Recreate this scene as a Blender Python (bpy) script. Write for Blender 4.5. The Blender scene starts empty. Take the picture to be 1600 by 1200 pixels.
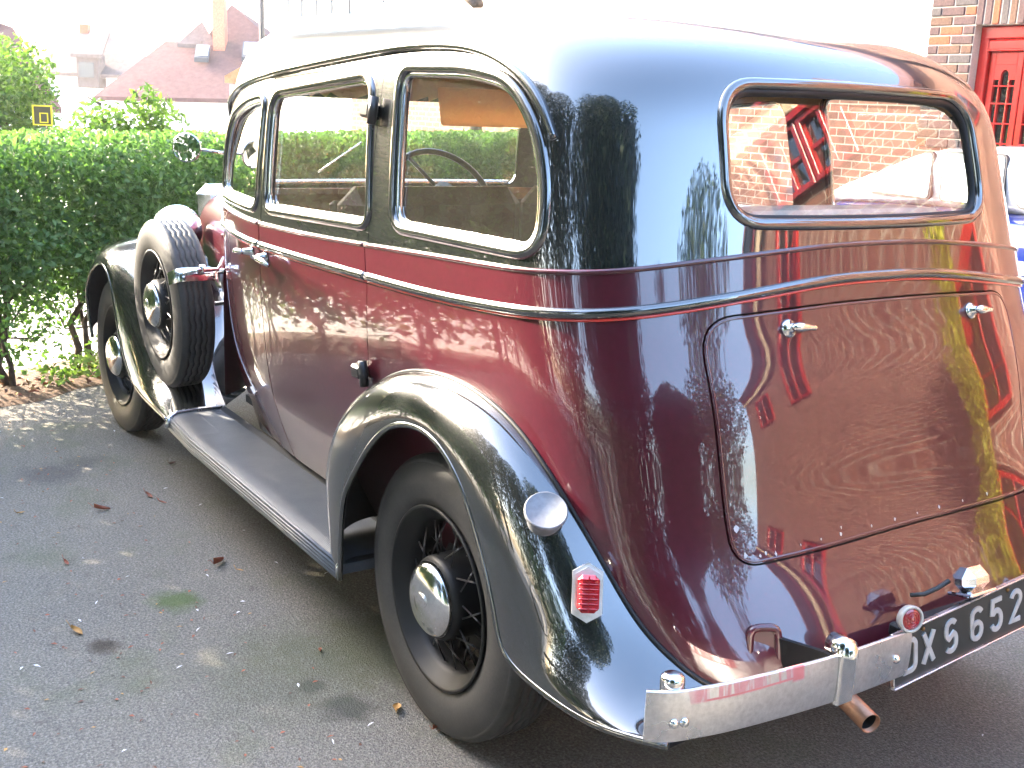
import bpy, math, random
import numpy as np
from mathutils import Vector, Matrix
from mathutils.geometry import delaunay_2d_cdt
random.seed(7); RNG = np.random.default_rng(7)
R_ = math.radians
SC = bpy.context.scene
COL = SC.collection

# ---------------------------------------------------------------- camera
CAM_P = np.array([-2.3452, 2.1748, 1.5964]); YAW, PITCH, ROLL, FPX = -.5824, .2400, .0422, 1788.5
_f = np.array([math.cos(YAW)*math.cos(PITCH), math.sin(YAW)*math.cos(PITCH), -math.sin(PITCH)])
_r = np.cross(_f, [0, 0, 1]); _r /= np.linalg.norm(_r); _u = np.cross(_r, _f)
_r2 = math.cos(ROLL)*_r+math.sin(ROLL)*_u; _u2 = -math.sin(ROLL)*_r+math.cos(ROLL)*_u
cam = bpy.data.cameras.new('camera'); camo = bpy.data.objects.new('camera', cam); COL.objects.link(camo)
camo.matrix_world = Matrix(((_r2[0], _u2[0], -_f[0], CAM_P[0]), (_r2[1], _u2[1], -_f[1], CAM_P[1]), (_r2[2], _u2[2], -_f[2], CAM_P[2]), (0, 0, 0, 1)))
cam.sensor_width = 36; cam.lens = FPX/1600*36; cam.clip_start = .05; cam.clip_end = 3000
SC.camera = camo

# ---------------------------------------------------------------- light
SUN_AZ, SUN_EL = R_(30), R_(26)          # azimuth from +x towards +y
W = bpy.data.worlds.new('World'); SC.world = W; W.use_nodes = True
nt = W.node_tree; sky = nt.nodes.new('ShaderNodeTexSky'); sky.sky_type = 'NISHITA'; sky.sun_disc = False
sky.sun_elevation = SUN_EL; sky.sun_rotation = math.pi/2-SUN_AZ; sky.air_density = 1.0; sky.dust_density = 3.0; sky.ozone_density = 1.2
bg = nt.nodes['Background']; bg.inputs[1].default_value = .15; nt.links.new(sky.outputs[0], bg.inputs[0])
sl = bpy.data.lights.new('sun', 'SUN'); sl.energy = 2.2; sl.angle = R_(.55); sl.color = (1, .87, .70)
so = bpy.data.objects.new('sun', sl); COL.objects.link(so)
_sd = Vector((math.cos(SUN_EL)*math.cos(SUN_AZ), math.cos(SUN_EL)*math.sin(SUN_AZ), math.sin(SUN_EL)))
so.rotation_euler = _sd.to_track_quat('Z', 'Y').to_euler()
SC.view_settings.view_transform = 'Standard'; SC.view_settings.look = 'None'
SC.view_settings.exposure = 4.15; SC.view_settings.gamma = 1; SC.view_settings.use_curve_mapping = False
SC.render.engine = 'CYCLES'
SC.cycles.max_bounces = 10; SC.cycles.transparent_max_bounces = 16; SC.cycles.sample_clamp_indirect = 8

# ---------------------------------------------------------------- object helpers
def tag(o, label=None, cat=None, group=None, kind=None):
    if label: o['label'] = label
    if cat: o['category'] = cat
    if group: o['group'] = group
    if kind: o['kind'] = kind
    return o
def empty(name, loc=(0, 0, 0), rz=0, parent=None):
    o = bpy.data.objects.new(name, None); COL.objects.link(o); o.location = loc; o.rotation_euler = (0, 0, rz); o.empty_display_size = .2
    if parent: o.parent = parent
    return o
def add(name, me, parent=None, loc=None, rot=None, label=None):
    o = bpy.data.objects.new(name, me); COL.objects.link(o)
    if parent: o.parent = parent
    if loc is not None: o.location = loc
    if rot is not None: o.rotation_euler = rot
    if label: o['label'] = label
    return o
class MB:
    """collects shapes, then links them as ONE mesh object"""
    def __init__(s): s.v = []; s.f = []; s.m = []; s.n = 0; s.sm = []
    def put(s, V, F, mat=0, smooth=True):
        V = np.asarray(V, float); s.v.append(V); k = s.n
        s.f += [tuple(int(i)+k for i in f) for f in F]; s.m += [mat]*len(F); s.sm += [smooth]*len(F); s.n += len(V); return s
    def box(s, c, d, mat=0, rz=0, bev=0.0, M=None):
        x, y, z = (np.array(d)/2)
        if bev <= 0:
            V = np.array([(a*x, b*y, e*z) for a in (-1, 1) for b in (-1, 1) for e in (-1, 1)])
            F = [(0, 1, 3, 2), (4, 6, 7, 5), (0, 4, 5, 1), (2, 3, 7, 6), (0, 2, 6, 4), (1, 5, 7, 3)]
        else:
            b = min(bev, x*.95, y*.95, z*.95); V = []; idx = {}
            for i in (-1, 1):
                for j in (-1, 1):
                    for k in (-1, 1):
                        idx[i, j, k] = len(V); V += [(i*x, j*(y-b), k*(z-b)), (i*(x-b), j*y, k*(z-b)), (i*(x-b), j*(y-b), k*z)]
            V = np.array(V); q = lambda a, t: idx[a]+t
            F = []
            for i in (-1, 1):
                F.append([q((i, -1, -1), 0), q((i, 1, -1), 0), q((i, 1, 1), 0), q((i, -1, 1), 0)][::i])
                F.append([q((-1, i, -1), 1), q((-1, i, 1), 1), q((1, i, 1), 1), q((1, i, -1), 1)][::i])
                F.append([q((-1, -1, i), 2), q((1, -1, i), 2), q((1, 1, i), 2), q((-1, 1, i), 2)][::i])
            for j in (-1, 1):
                for k in (-1, 1):
                    F.append([q((-1, j, k), 1), q((1, j, k), 1), q((1, j, k), 2), q((-1, j, k), 2)][::-j*k])
                    F.append([q((j, -1, k), 0), q((j, 1, k), 0), q((j, 1, k), 2), q((j, -1, k), 2)][::j*k])
                    F.append([q((j, k, -1), 0), q((j, k, 1), 0), q((j, k, 1), 1), q((j, k, -1), 1)][::-j*k])
            for a in idx:
                F.append([q(a, 0), q(a, 1), q(a, 2)][::a[0]*a[1]*a[2]])
        if rz: cc, ss = math.cos(rz), math.sin(rz); V = V@np.array([[cc, ss, 0], [-ss, cc, 0], [0, 0, 1]])
        if M is not None: V = V@np.asarray(M).T
        return s.put(V+np.array(c), F, mat, False)
    def tube(s, path, r, n=10, closed=False, mat=0, caps=True, flat=None):
        P = np.asarray(path, float); m = len(P); r = np.broadcast_to(np.asarray(r, float), (m,))
        T = (np.roll(P, -1, 0)-np.roll(P, 1, 0)) if closed else np.gradient(P, axis=0)
        T /= np.linalg.norm(T, axis=1, keepdims=True)+1e-12
        a = np.array([0, 0, 1.]) if abs(T[0, 2]) < .9 else np.array([1., 0, 0])
        N = np.cross(T[0], a); N /= np.linalg.norm(N); V = []
        for i in range(m):
            N = N-T[i]*(N@T[i]); N /= np.linalg.norm(N)+1e-12; B = np.cross(T[i], N)
            for k in range(n):
                t = 2*math.pi*k/n; V.append(P[i]+r[i]*(math.cos(t)*N+math.sin(t)*B))
        F = []
        for i in range(m if closed else m-1):
            j = (i+1) % m
            for k in range(n): F.append((i*n+k, i*n+(k+1) % n, j*n+(k+1) % n, j*n+k))
        if not closed and caps: F += [tuple(range(n))[::-1], tuple((m-1)*n+k for k in range(n))]
        return s.put(V, F, mat)
    def lathe(s, prof, n=48, mat=0, c=(0, 0, 0), ax='z', M=None):
        """prof: (radius, height) along the axis"""
        V = []; m = len(prof); F = []
        for (r, h) in prof:
            for k in range(n):
                t = 2*math.pi*k/n; a, b = r*math.cos(t), r*math.sin(t)
                V.append((a, b, h) if ax == 'z' else ((a, h, -b) if ax == 'y' else (h, a, b)))
        for i in range(m-1):
            for k in range(n): F.append((i*n+k, i*n+(k+1) % n, (i+1)*n+(k+1) % n, (i+1)*n+k))
        V = np.array(V)
        if M is not None: V = V@np.asarray(M).T
        return s.put(V+np.array(c), F, mat)
    def grid(s, G, mat=0, wrap=False, smooth=True):
        G = np.asarray(G, float); a, b = G.shape[:2]; F = []
        for i in range(a-1):
            for j in range(b if wrap else b-1): F.append((i*b+j, i*b+(j+1) % b, (i+1)*b+(j+1) % b, (i+1)*b+j))
        return s.put(G.reshape(-1, 3), F, mat, smooth)
    def prism(s, poly, d, mat=0, M=None, c=(0, 0, 0)):
        """poly in xy, extruded by d in z"""
        n = len(poly); V = np.array([(x, y, 0) for x, y in poly]+[(x, y, d) for x, y in poly], float)
        F = [tuple(range(n))[::-1], tuple(range(n, 2*n))]+[(i, (i+1) % n, n+(i+1) % n, n+i) for i in range(n)]
        if M is not None: V = V@np.asarray(M).T
        return s.put(V+np.array(c), F, mat, False)
    def mesh(s, name, mats):
        me = bpy.data.meshes.new(name); V = np.concatenate(s.v) if s.v else np.zeros((0, 3))
        me.from_pydata(V.tolist(), [], s.f)
        for m in (mats if isinstance(mats, (list, tuple)) else [mats]): me.materials.append(m)
        me.polygons.foreach_set('material_index', s.m); me.polygons.foreach_set('use_smooth', s.sm); me.update(); return me
    def build(s, name, mats, parent=None, loc=None, rot=None, label=None):
        return add(name, s.mesh(name, mats), parent, loc, rot, label)
def copy_tree(o, parent=None):
    c = o.copy(); COL.objects.link(c)
    if parent: c.parent = parent
    for ch in [k for k in list(o.children)]: copy_tree(ch, c)
    return c
def fast_mesh(name, V, F4, mat, midx=None, smooth=False):
    """V (n,3), F (m,k) with constant k"""
    V = np.ascontiguousarray(V, np.float32); F4 = np.ascontiguousarray(F4, np.int32); m, k = F4.shape
    me = bpy.data.meshes.new(name); me.vertices.add(len(V)); me.vertices.foreach_set('co', V.ravel())
    me.loops.add(m*k); me.loops.foreach_set('vertex_index', F4.ravel())
    me.polygons.add(m); me.polygons.foreach_set('loop_start', np.arange(m, dtype=np.int32)*k)
    for q in (mat if isinstance(mat, (list, tuple)) else [mat]): me.materials.append(q)
    if midx is not None: me.polygons.foreach_set('material_index', np.asarray(midx, np.int32))
    if smooth: me.polygons.foreach_set('use_smooth', np.ones(m, bool))
    me.update(calc_edges=True); me.validate(); return me

# ---------------------------------------------------------------- materials
MATS = {}
class NB:
    def __init__(s, name):
        s.m = bpy.data.materials.new(name); s.m.use_nodes = True; s.t = s.m.node_tree; s.b = s.t.nodes['Principled BSDF']; s.out = s.t.nodes['Material Output']; MATS[name] = s.m
    def n(s, ty, **k):
        o = s.t.nodes.new(ty)
        for a, v in k.items(): setattr(o, a, v)
        return o
    def l(s, a, b): s.t.links.new(a, b)
    def set(s, **k):
        for a, v in k.items(): s.b.inputs[a.replace('_', ' ')].default_value = v
        return s
    def coord(s, sc=(1, 1, 1), out='Object'):
        c = s.n('ShaderNodeTexCoord'); mp = s.n('ShaderNodeMapping'); mp.inputs['Scale'].default_value = sc; s.l(c.outputs[out], mp.inputs[0]); return mp.outputs[0]
    def noise(s, sc, det=4, rough=.55, vec=None, dist=0):
        o = s.n('ShaderNodeTexNoise'); o.inputs['Scale'].default_value = sc; o.inputs['Detail'].default_value = det; o.inputs['Roughness'].default_value = rough; o.inputs['Distortion'].default_value = dist
        if vec is not None: s.l(vec, o.inputs['Vector'])
        return o
    def ramp(s, fac, stops):
        o = s.n('ShaderNodeValToRGB'); e = o.color_ramp.elements
        while len(e) < len(stops): e.new(.5)
        for i, (p, c) in enumerate(stops): e[i].position = p; e[i].color = (c[0], c[1], c[2], 1) if not isinstance(c, float) else (c, c, c, 1)
        s.l(fac, o.inputs[0]); return o.outputs[0]
    def mix(s, a, b, fac, mode='MIX'):
        o = s.n('ShaderNodeMix', data_type='RGBA', blend_type=mode)
        for x, i in ((fac, 0), (a, 6), (b, 7)):
            if isinstance(x, (int, float)): o.inputs[i].default_value = x
            elif isinstance(x, tuple): o.inputs[i].default_value = (*x, 1)
            else: s.l(x, o.inputs[i])
        return o.outputs[2]
    def bump(s, h, st=.2, d=.01):
        o = s.n('ShaderNodeBump'); o.inputs['Strength'].default_value = st; o.inputs['Distance'].default_value = d; s.l(h, o.inputs['Height']); s.l(o.outputs[0], s.b.inputs['Normal']); return o
def simple(name, col, rough=.5, metal=0., coat=0., var=.12, sc=30, bump=0., **kw):
    b = NB(name); v = b.coord(); n = b.noise(sc, 5, .6, v)
    lo = tuple(c*(1-var) for c in col); hi = tuple(min(1, c*(1+var)) for c in col)
    b.l(b.ramp(n.outputs[0], [(.3, lo), (.7, hi)]), b.b.inputs['Base Color'])
    b.set(Roughness=rough, Metallic=metal, Coat_Weight=coat, **kw)
    if coat: b.b.inputs['Coat Roughness'].default_value = .03
    if bump: b.bump(n.outputs[0], bump, .01)
    return b.m
def paint(name, col, spec=.5, ior=2.1):
    b = NB(name); v = b.coord()
    n = b.noise(1.5, 1.5, .5, v); n2 = b.noise(60, 4, .6, v); n3 = b.noise(700, 2, .5, v)
    c = b.ramp(n2.outputs[0], [(.3, tuple(x*.88 for x in col)), (.7, tuple(x*1.1 for x in col))])
    # dust motes and grime specks
    sp = b.ramp(n3.outputs[0], [(.70, 0.0), (.80, 1.0)])
    d = b.n('ShaderNodeMath', operation='MULTIPLY'); b.l(sp, d.inputs[0]); d.inputs[1].default_value = .12
    b.l(b.mix(c, (.25, .23, .21), d.outputs[0]), b.b.inputs['Base Color'])
    b.set(Roughness=.28, IOR=1.5, Coat_Weight=1.0, Coat_Roughness=.025, Coat_IOR=ior, Specular_IOR_Level=.2)
    b.l(b.ramp(n2.outputs[0], [(.35, .015), (.75, .06)]), b.b.inputs['Coat Roughness'])
    bp = b.n('ShaderNodeBump'); bp.inputs['Strength'].default_value = .035; bp.inputs['Distance'].default_value = .02; b.l(n.outputs[0], bp.inputs['Height'])
    b.l(bp.outputs[0], b.b.inputs['Coat Normal']); b.l(bp.outputs[0], b.b.inputs['Normal'])
    return b.m
M_MAROON = paint('maroon_paint', (.052, .0055, .0115), ior=1.6)
M_BLACK = paint('black_paint', (.006, .0075, .0075))
M_RED = simple('red_pinstripe', (.55, .03, .02), .3, coat=1)
def chrome(name, col=(.72, .72, .72), r=.09, sp=.25):
    b = NB(name); v = b.coord(); n = b.noise(90, 5, .65, v); n2 = b.noise(12, 3, .5, v)
    b.l(b.ramp(n.outputs[0], [(.25, tuple(c*.8 for c in col)), (.7, col)]), b.b.inputs['Base Color'])
    b.l(b.ramp(n2.outputs[0], [(.35, r), (.8, r+sp*.5)]), b.b.inputs['Roughness']); b.set(Metallic=1.0); return b.m
M_CHROME = chrome('chrome'); M_ALU = chrome('worn_chrome', (.62, .62, .63), .20, .3); M_COPPER = chrome('rusty_pipe', (.36, .19, .12), .42, .4)
def rubber():
    b = NB('tyre_rubber'); v = b.coord(); n = b.noise(9, 5, .6, v); n2 = b.noise(150, 3, .6, v)
    b.l(b.mix(b.ramp(n.outputs[0], [(.3, (.018, .018, .018)), (.75, (.050, .047, .043))]), b.ramp(n2.outputs[0], [(.3, (.02, .02, .02)), (.8, (.05, .048, .044))]), .4), b.b.inputs['Base Color'])
    b.set(Roughness=.62, Specular_IOR_Level=.4); b.bump(n2.outputs[0], .12, .003); return b.m
M_RUBBER = rubber()
M_RIM = simple('black_enamel', (.006, .0065, .007), .5, Specular_IOR_Level=.3)
M_SPOKE = simple('spoke_steel', (.10, .10, .105), .35, .7)
M_MATT = simple('underside_black', (.012, .012, .012), .8)
def tread():
    b = NB('ribbed_rubber'); v = b.coord(); n = b.noise(14, 5, .6, v); n2 = b.noise(220, 3, .6, v)
    b.l(b.mix(b.ramp(n.outputs[0], [(.3, (.050, .060, .076)), (.75, (.085, .094, .108))]), b.ramp(n2.outputs[0], [(.3, (.035, .04, .045)), (.8, (.09, .09, .088))]), .35), b.b.inputs['Base Color'])
    b.set(Roughness=.42, Specular_IOR_Level=.6); return b.m
M_TREAD = tread()
def glass(name, tint=(.93, .96, .94), ior=1.5, dirt=.05):
    b = NB(name); b.t.nodes.remove(b.b); v = b.coord()
    fr = b.n('ShaderNodeFresnel'); ge = b.n('ShaderNodeNewGeometry'); mr = b.n('ShaderNodeMapRange'); mr.inputs[3].default_value = ior; mr.inputs[4].default_value = 1/ior
    b.l(ge.outputs['Backfacing'], mr.inputs[0]); b.l(mr.outputs[0], fr.inputs[0])     # a pane reflects alike from either side
    k = b.n('ShaderNodeMath', operation='MULTIPLY'); k.use_clamp = True; b.l(fr.outputs[0], k.inputs[0]); k.inputs[1].default_value = 2.5
    tr = b.n('ShaderNodeBsdfTransparent'); tr.inputs[0].default_value = (*tint, 1)
    gl = b.n('ShaderNodeBsdfGlossy'); gl.inputs['Roughness'].default_value = .004; gl.inputs['Color'].default_value = (1, 1, 1, 1)
    df = b.n('ShaderNodeBsdfDiffuse'); df.inputs[0].default_value = (.5, .47, .42, 1)
    n = b.noise(5, 6, .7, v); f = b.ramp(n.outputs[0], [(.3, dirt*.4), (.75, dirt)])
    m1 = b.n('ShaderNodeMixShader'); b.l(f, m1.inputs[0]); b.l(tr.outputs[0], m1.inputs[1]); b.l(df.outputs[0], m1.inputs[2])
    m2 = b.n('ShaderNodeMixShader'); b.l(k.outputs[0], m2.inputs[0]); b.l(m1.outputs[0], m2.inputs[1]); b.l(gl.outputs[0], m2.inputs[2])
    b.l(m2.outputs[0], b.out.inputs[0]); return b.m
M_GLASS = glass('window_glass', dirt=.035); M_WGLASS = glass('house_glass', (.10, .12, .14), 1.6)
M_MIRROR = simple('mirror_glass', (.9, .9, .9), .01, 1.0, var=.01)
M_LENS = simple('red_lens', (.42, .012, .02), .12, coat=1, Transmission_Weight=.25)
M_CREAM = simple('cream_enamel', (.40, .37, .32), .3, coat=.5)
M_CAP = simple('weathered_cap', (.17, .175, .19), .5, .2, sc=60, var=.18)
M_LEATHER = simple('brown_leather', (.11, .045, .022), .5, sc=80, bump=.1)
M_CLOTH = simple('tan_headcloth', (.42, .27, .15), .9, sc=200, bump=.1)
M_DARKTRIM = simple('dark_trim', (.03, .022, .018), .7)
M_PLATE = simple('black_plate', (.010, .012, .011), .3, coat=.4)
M_SILVER = simple('silver_character', (.55, .56, .56), .35, .6)
M_WOOD = simple('walnut_trim', (.20, .085, .03), .35, coat=.6, sc=40)
M_BAKE = simple('black_bakelite', (.012, .012, .013), .3)

def visor_mat():
    b = NB('visor_cloth'); d = b.n('ShaderNodeBsdfTranslucent'); d.inputs[0].default_value = (.80, .50, .25, 1); b.set(Base_Color=(.42, .27, .15, 1), Roughness=.9)
    m = b.n('ShaderNodeMixShader'); m.inputs[0].default_value = .75; b.l(b.b.outputs[0], m.inputs[1]); b.l(d.outputs[0], m.inputs[2]); b.l(m.outputs[0], b.out.inputs[0]); return b.m
M_VISOR = visor_mat()
# ---------------------------------------------------------------- car body surface
def spline(xk, yk):
    """natural cubic spline through the knots, returns a function"""
    xk = np.array(xk, float); yk = np.array(yk, float); n = len(xk)
    h = np.diff(xk); A = np.zeros((n, n)); b = np.zeros(n); A[0, 0] = A[-1, -1] = 1
    for i in range(1, n-1):
        A[i, i-1] = h[i-1]; A[i, i] = 2*(h[i-1]+h[i]); A[i, i+1] = h[i]
        b[i] = 6*((yk[i+1]-yk[i])/h[i]-(yk[i]-yk[i-1])/h[i-1])
    M = np.linalg.solve(A, b)
    def f(x):
        x = np.asarray(x, float); i = np.clip(np.searchsorted(xk, x)-1, 0, n-2)
        a = xk[i+1]-x; c = x-xk[i]; hh = h[i]
        return (M[i]*a**3+M[i+1]*c**3)/(6*hh)+(yk[i]/hh-M[i]*hh/6)*a+(yk[i+1]/hh-M[i+1]*hh/6)*c
    return f
# level table:  z, half width, rear x, front x, rear corner length, exponent
LEV = np.array([
 (.330,.685,-.960,1.98,.36,3.3),(.420,.722,-.930,1.98,.36,3.3),(.500,.752,-.880,1.98,.36,3.3),(.600,.782,-.812,1.98,.36,3.3),
 (.700,.802,-.756,1.98,.37,3.3),(.850,.820,-.712,1.98,.39,3.15),(1.00,.830,-.672,1.98,.40,3.1),(1.12,.831,-.628,1.98,.41,3.05),
 (1.20,.829,-.603,1.975,.42,3.0),(1.28,.825,-.580,1.965,.42,2.95),(1.42,.814,-.545,1.95,.43,2.85),(1.55,.799,-.512,1.91,.44,2.8),
 (1.64,.786,-.478,1.86,.46,2.8),(1.70,.772,-.435,1.79,.49,2.7),(1.752,.748,-.365,1.72,.53,2.6),(1.795,.700,-.25,1.61,.57,2.5),
 (1.828,.605,-.08,1.48,.60,2.35),(1.852,.455,.13,1.33,.60,2.25),(1.869,.255,.36,1.18,.58,2.15),(1.876,.0,.58,1.05,.5,2.1)])
_d = np.concatenate([[0], np.cumsum(np.hypot(np.hypot(np.diff(LEV[:, 0]), np.diff(LEV[:, 1])), .35*np.diff(LEV[:, 2])))])
VLEN = _d[-1]
NV, NU = 150, 360
def barrel(x):
    return np.where(x < 1.2, 1-.012*(np.clip(1.2-x, 0, 9)/1.2)**1.6, 1-.125*(np.clip(x-1.2, 0, 9)/.7)**1.7)
def _ring(L):
    z, w, xr, xf, a, n = L
    m = 240
    ph = np.linspace(0, 1, m)
    w = max(w, 1e-5)
    t = np.pi/2*ph
    fx = .16 if w > .6 else .16+.25*(1-w/.6)
    xs = xf-fx; xc = min(xr+a, xs-.02)
    front = np.stack([xs+fx*np.cos(t)**(2/2.6), w*np.sin(t)**(2/2.6)], 1)
    side = np.stack([np.linspace(xs, xc, m), np.full(m, w)], 1)
    rear = np.stack([xc-(xc-xr)*np.sin(t)**(2/n), w*np.cos(t)**(2/n)], 1)
    half = np.concatenate([front, side[1:-1], rear])
    half[:, 1] *= barrel(half[:, 0])
    d = np.concatenate([[0], np.cumsum(np.hypot(*np.diff(half, axis=0).T))])
    s = np.linspace(0, d[-1], NU//2+1)
    hx = np.interp(s, d, half[:, 0]); hy = np.interp(s, d, half[:, 1])
    hx[0] = half[0, 0]; hy[0] = 0; hy[-1] = 0
    return np.concatenate([np.stack([hx, hy], 1), np.stack([hx[-2:0:-1], -hy[-2:0:-1]], 1)])
_cols = [spline(_d, LEV[:, i]) for i in range(6)]
_vs = np.linspace(0, VLEN, NV)
_lev = np.stack([f(_vs) for f in _cols], 1); _lev[-1, 1] = 0; _lev[:, 1] = np.maximum(_lev[:, 1], 0)
GRID = np.zeros((NV, NU, 3))
for _j in range(NV):
    _r = _ring(_lev[_j]); GRID[_j, :, :2] = _r; GRID[_j, :, 2] = _lev[_j, 0]
# light smoothing round the ring evens out the corner joints
for _k in range(6):
    GRID[:, :, :2] = .5*GRID[:, :, :2]+.25*(np.roll(GRID[:, :, :2], 1, 1)+np.roll(GRID[:, :, :2], -1, 1))
def S(u, v):
    """bicubic point on the body. u in [0,1) round the ring (0 front, .25 left, .5 rear), v in [0,1] upward"""
    u = np.asarray(u, float)*NU; v = np.clip(np.asarray(v, float), 0, 1)*(NV-1)
    i = np.floor(u).astype(int); fu = u-i; j = np.clip(np.floor(v).astype(int), 0, NV-2); fv = v-j
    def w(t): return (-.5*t+t*t-.5*t**3, 1-2.5*t*t+1.5*t**3, .5*t+2*t*t-1.5*t**3, -.5*t*t+.5*t**3)
    wu, wv = w(fu), w(fv); out = 0
    for b in range(4):
        jj = np.clip(j+b-1, 0, NV-1)
        for a in range(4):
            out = out+(wu[a]*wv[b])[..., None]*GRID[jj, (i+a-1) % NU]
    return out
def SN(u, v):
    e = 1.2/NU; f = .8/NV
    u = np.asarray(u, float); v = np.asarray(v, float)
    du = S(u+e, v)-S(u-e, v); dv = S(u, np.clip(v+f, 0, 1))-S(u, np.clip(v-f, 0, 1))
    n = np.cross(du, dv); l = np.linalg.norm(n, axis=-1, keepdims=True)
    n = n/np.maximum(l, 1e-12)
    top = v > .985
    n[top] = n[top]*.3+np.array([0, 0, 1.0])*.7; n /= np.linalg.norm(n, axis=-1, keepdims=True)
    return n
_UU, _VV = np.meshgrid(np.arange(NU)/NU, np.arange(NV)/(NV-1))
def inv(P, kind):
    """(u,v) of points given as (x,z) on the left side, or (y,z) on the rear, or (x,y) on the roof"""
    P = np.atleast_2d(np.asarray(P, float)); ax = {'side': (0, 2), 'rear': (1, 2), 'roof': (0, 1)}[kind]
    if kind == 'side': msk = (GRID[..., 1] > .12) & (_UU < .5)
    elif kind == 'rear': msk = (GRID[..., 0] < .5) & (_UU > .25) & (_UU < .75)
    else: msk = (_VV > .7)
    cand = GRID[msk][:, list(ax)]; cu = _UU[msk]; cv = _VV[msk]
    u = np.zeros(len(P)); v = np.zeros(len(P))
    for k, q in enumerate(P):
        i = np.argmin(((cand-q)**2).sum(1)); u[k] = cu[i]; v[k] = cv[i]
    for _ in range(12):
        e = 1e-4; p0 = S(u, v)[:, list(ax)]
        a = (S(u+e, v)[:, list(ax)]-p0)/e; b = (S(u, v+e)[:, list(ax)]-p0)/e; r = P-p0
        det = a[:, 0]*b[:, 1]-a[:, 1]*b[:, 0]; det = np.where(abs(det) < 1e-9, 1e-9, det)
        su = np.clip((r[:, 0]*b[:, 1]-r[:, 1]*b[:, 0])/det, -.02, .02); sv = np.clip((a[:, 0]*r[:, 1]-a[:, 1]*r[:, 0])/det, -.02, .02)
        u = u+su; v = np.clip(v+sv, 0, 1)
    return np.stack([u, v], 1)
# ================================================================ THE CAR
CAR = empty('vintage_car'); tag(CAR, 'old maroon and black saloon car with wire wheels parked on the asphalt drive', 'car')
RINGLEN, VL = 7.6, VLEN
_zg = GRID[:, 0, 2]
def VZ(z): return np.interp(z, _zg, np.arange(NV)/(NV-1))
def uside(x, z):
    """u on the left side at x, height z"""
    return inv([(x, z)], 'side')[0, 0]
# waist lines: height as a function of u
def waist(kx, kr):
    us = [0.0]; zs = [kx[0][1]]
    for x, z in kx: us.append(uside(x, z)); zs.append(z)
    for y, z in kr: us.append(inv([(y, z)], 'rear')[0, 0]); zs.append(z)
    us.append(.5); zs.append(kr[-1][1]+.001)
    f = spline(us, zs)
    return lambda u: f(np.minimum(np.asarray(u) % 1, 1-np.asarray(u) % 1))
ZLO = waist([(1.9, 1.124), (1.2, 1.119), (.43, 1.129), (0, 1.141), (-.33, 1.163)], [(.70, 1.180), (.58, 1.197), (.36, 1.224), (.12, 1.243)])
ZUP = waist([(1.9, 1.196), (1.2, 1.190), (.43, 1.216), (0, 1.237), (-.33, 1.253)], [(.70, 1.265), (.57, 1.283), (.35, 1.305), (.11, 1.318)])
def rpoly(pts, r, k=7):
    """polygon with rounded corners"""
    P = np.array(pts, float); n = len(P); out = []
    rr = np.broadcast_to(np.asarray(r, float), (n,))
    for i in range(n):
        a, b, c = P[i-1], P[i], P[(i+1) % n]; la = np.linalg.norm(a-b); lc = np.linalg.norm(c-b)
        d = min(rr[i], la*.48, lc*.48); p0 = b+(a-b)/la*d; p2 = b+(c-b)/lc*d
        if d < 1e-4: out.append(b); continue
        for t in np.linspace(0, 1, k): out.append((1-t)**2*p0+2*t*(1-t)*b+t*t*p2)
    return np.array(out)
def dens(P, d, closed=True):
    P = np.asarray(P, float); out = []
    for i in range(len(P) if closed else len(P)-1):
        a, b = P[i], P[(i+1) % len(P)]; k = max(1, int(np.ceil(np.linalg.norm(b-a)/d)))
        for t in range(k): out.append(a+(b-a)*t/k)
    if not closed: out.append(P[-1])
    return np.array(out)
def shrink(P, d):
    """offset a closed polygon inward by d"""
    P = np.asarray(P, float); A = np.roll(P, 1, 0); B = np.roll(P, -1, 0); T = B-A; T /= np.linalg.norm(T, axis=1, keepdims=True)+1e-9
    N = np.stack([-T[:, 1], T[:, 0]], 1); ar = (P[:, 0]*np.roll(P[:, 1], -1)-np.roll(P[:, 0], -1)*P[:, 1]).sum()
    return P+N*d*(1 if ar > 0 else -1)
def pip(Q, P):
    x, y = Q[:, 0], Q[:, 1]; ins = np.zeros(len(Q), bool); n = len(P); j = n-1
    for i in range(n):
        xi, yi, xj, yj = P[i, 0], P[i, 1], P[j, 0], P[j, 1]
        if yi != yj:
            c = ((yi > y) != (yj > y)) & (x < (xj-xi)*(y-yi)/(yj-yi)+xi); ins ^= c
        j = i
    return ins
def mirror_uv(P): Q = np.array(P).copy(); Q[:, 0] = 1-Q[:, 0]; return Q[::-1]
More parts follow.
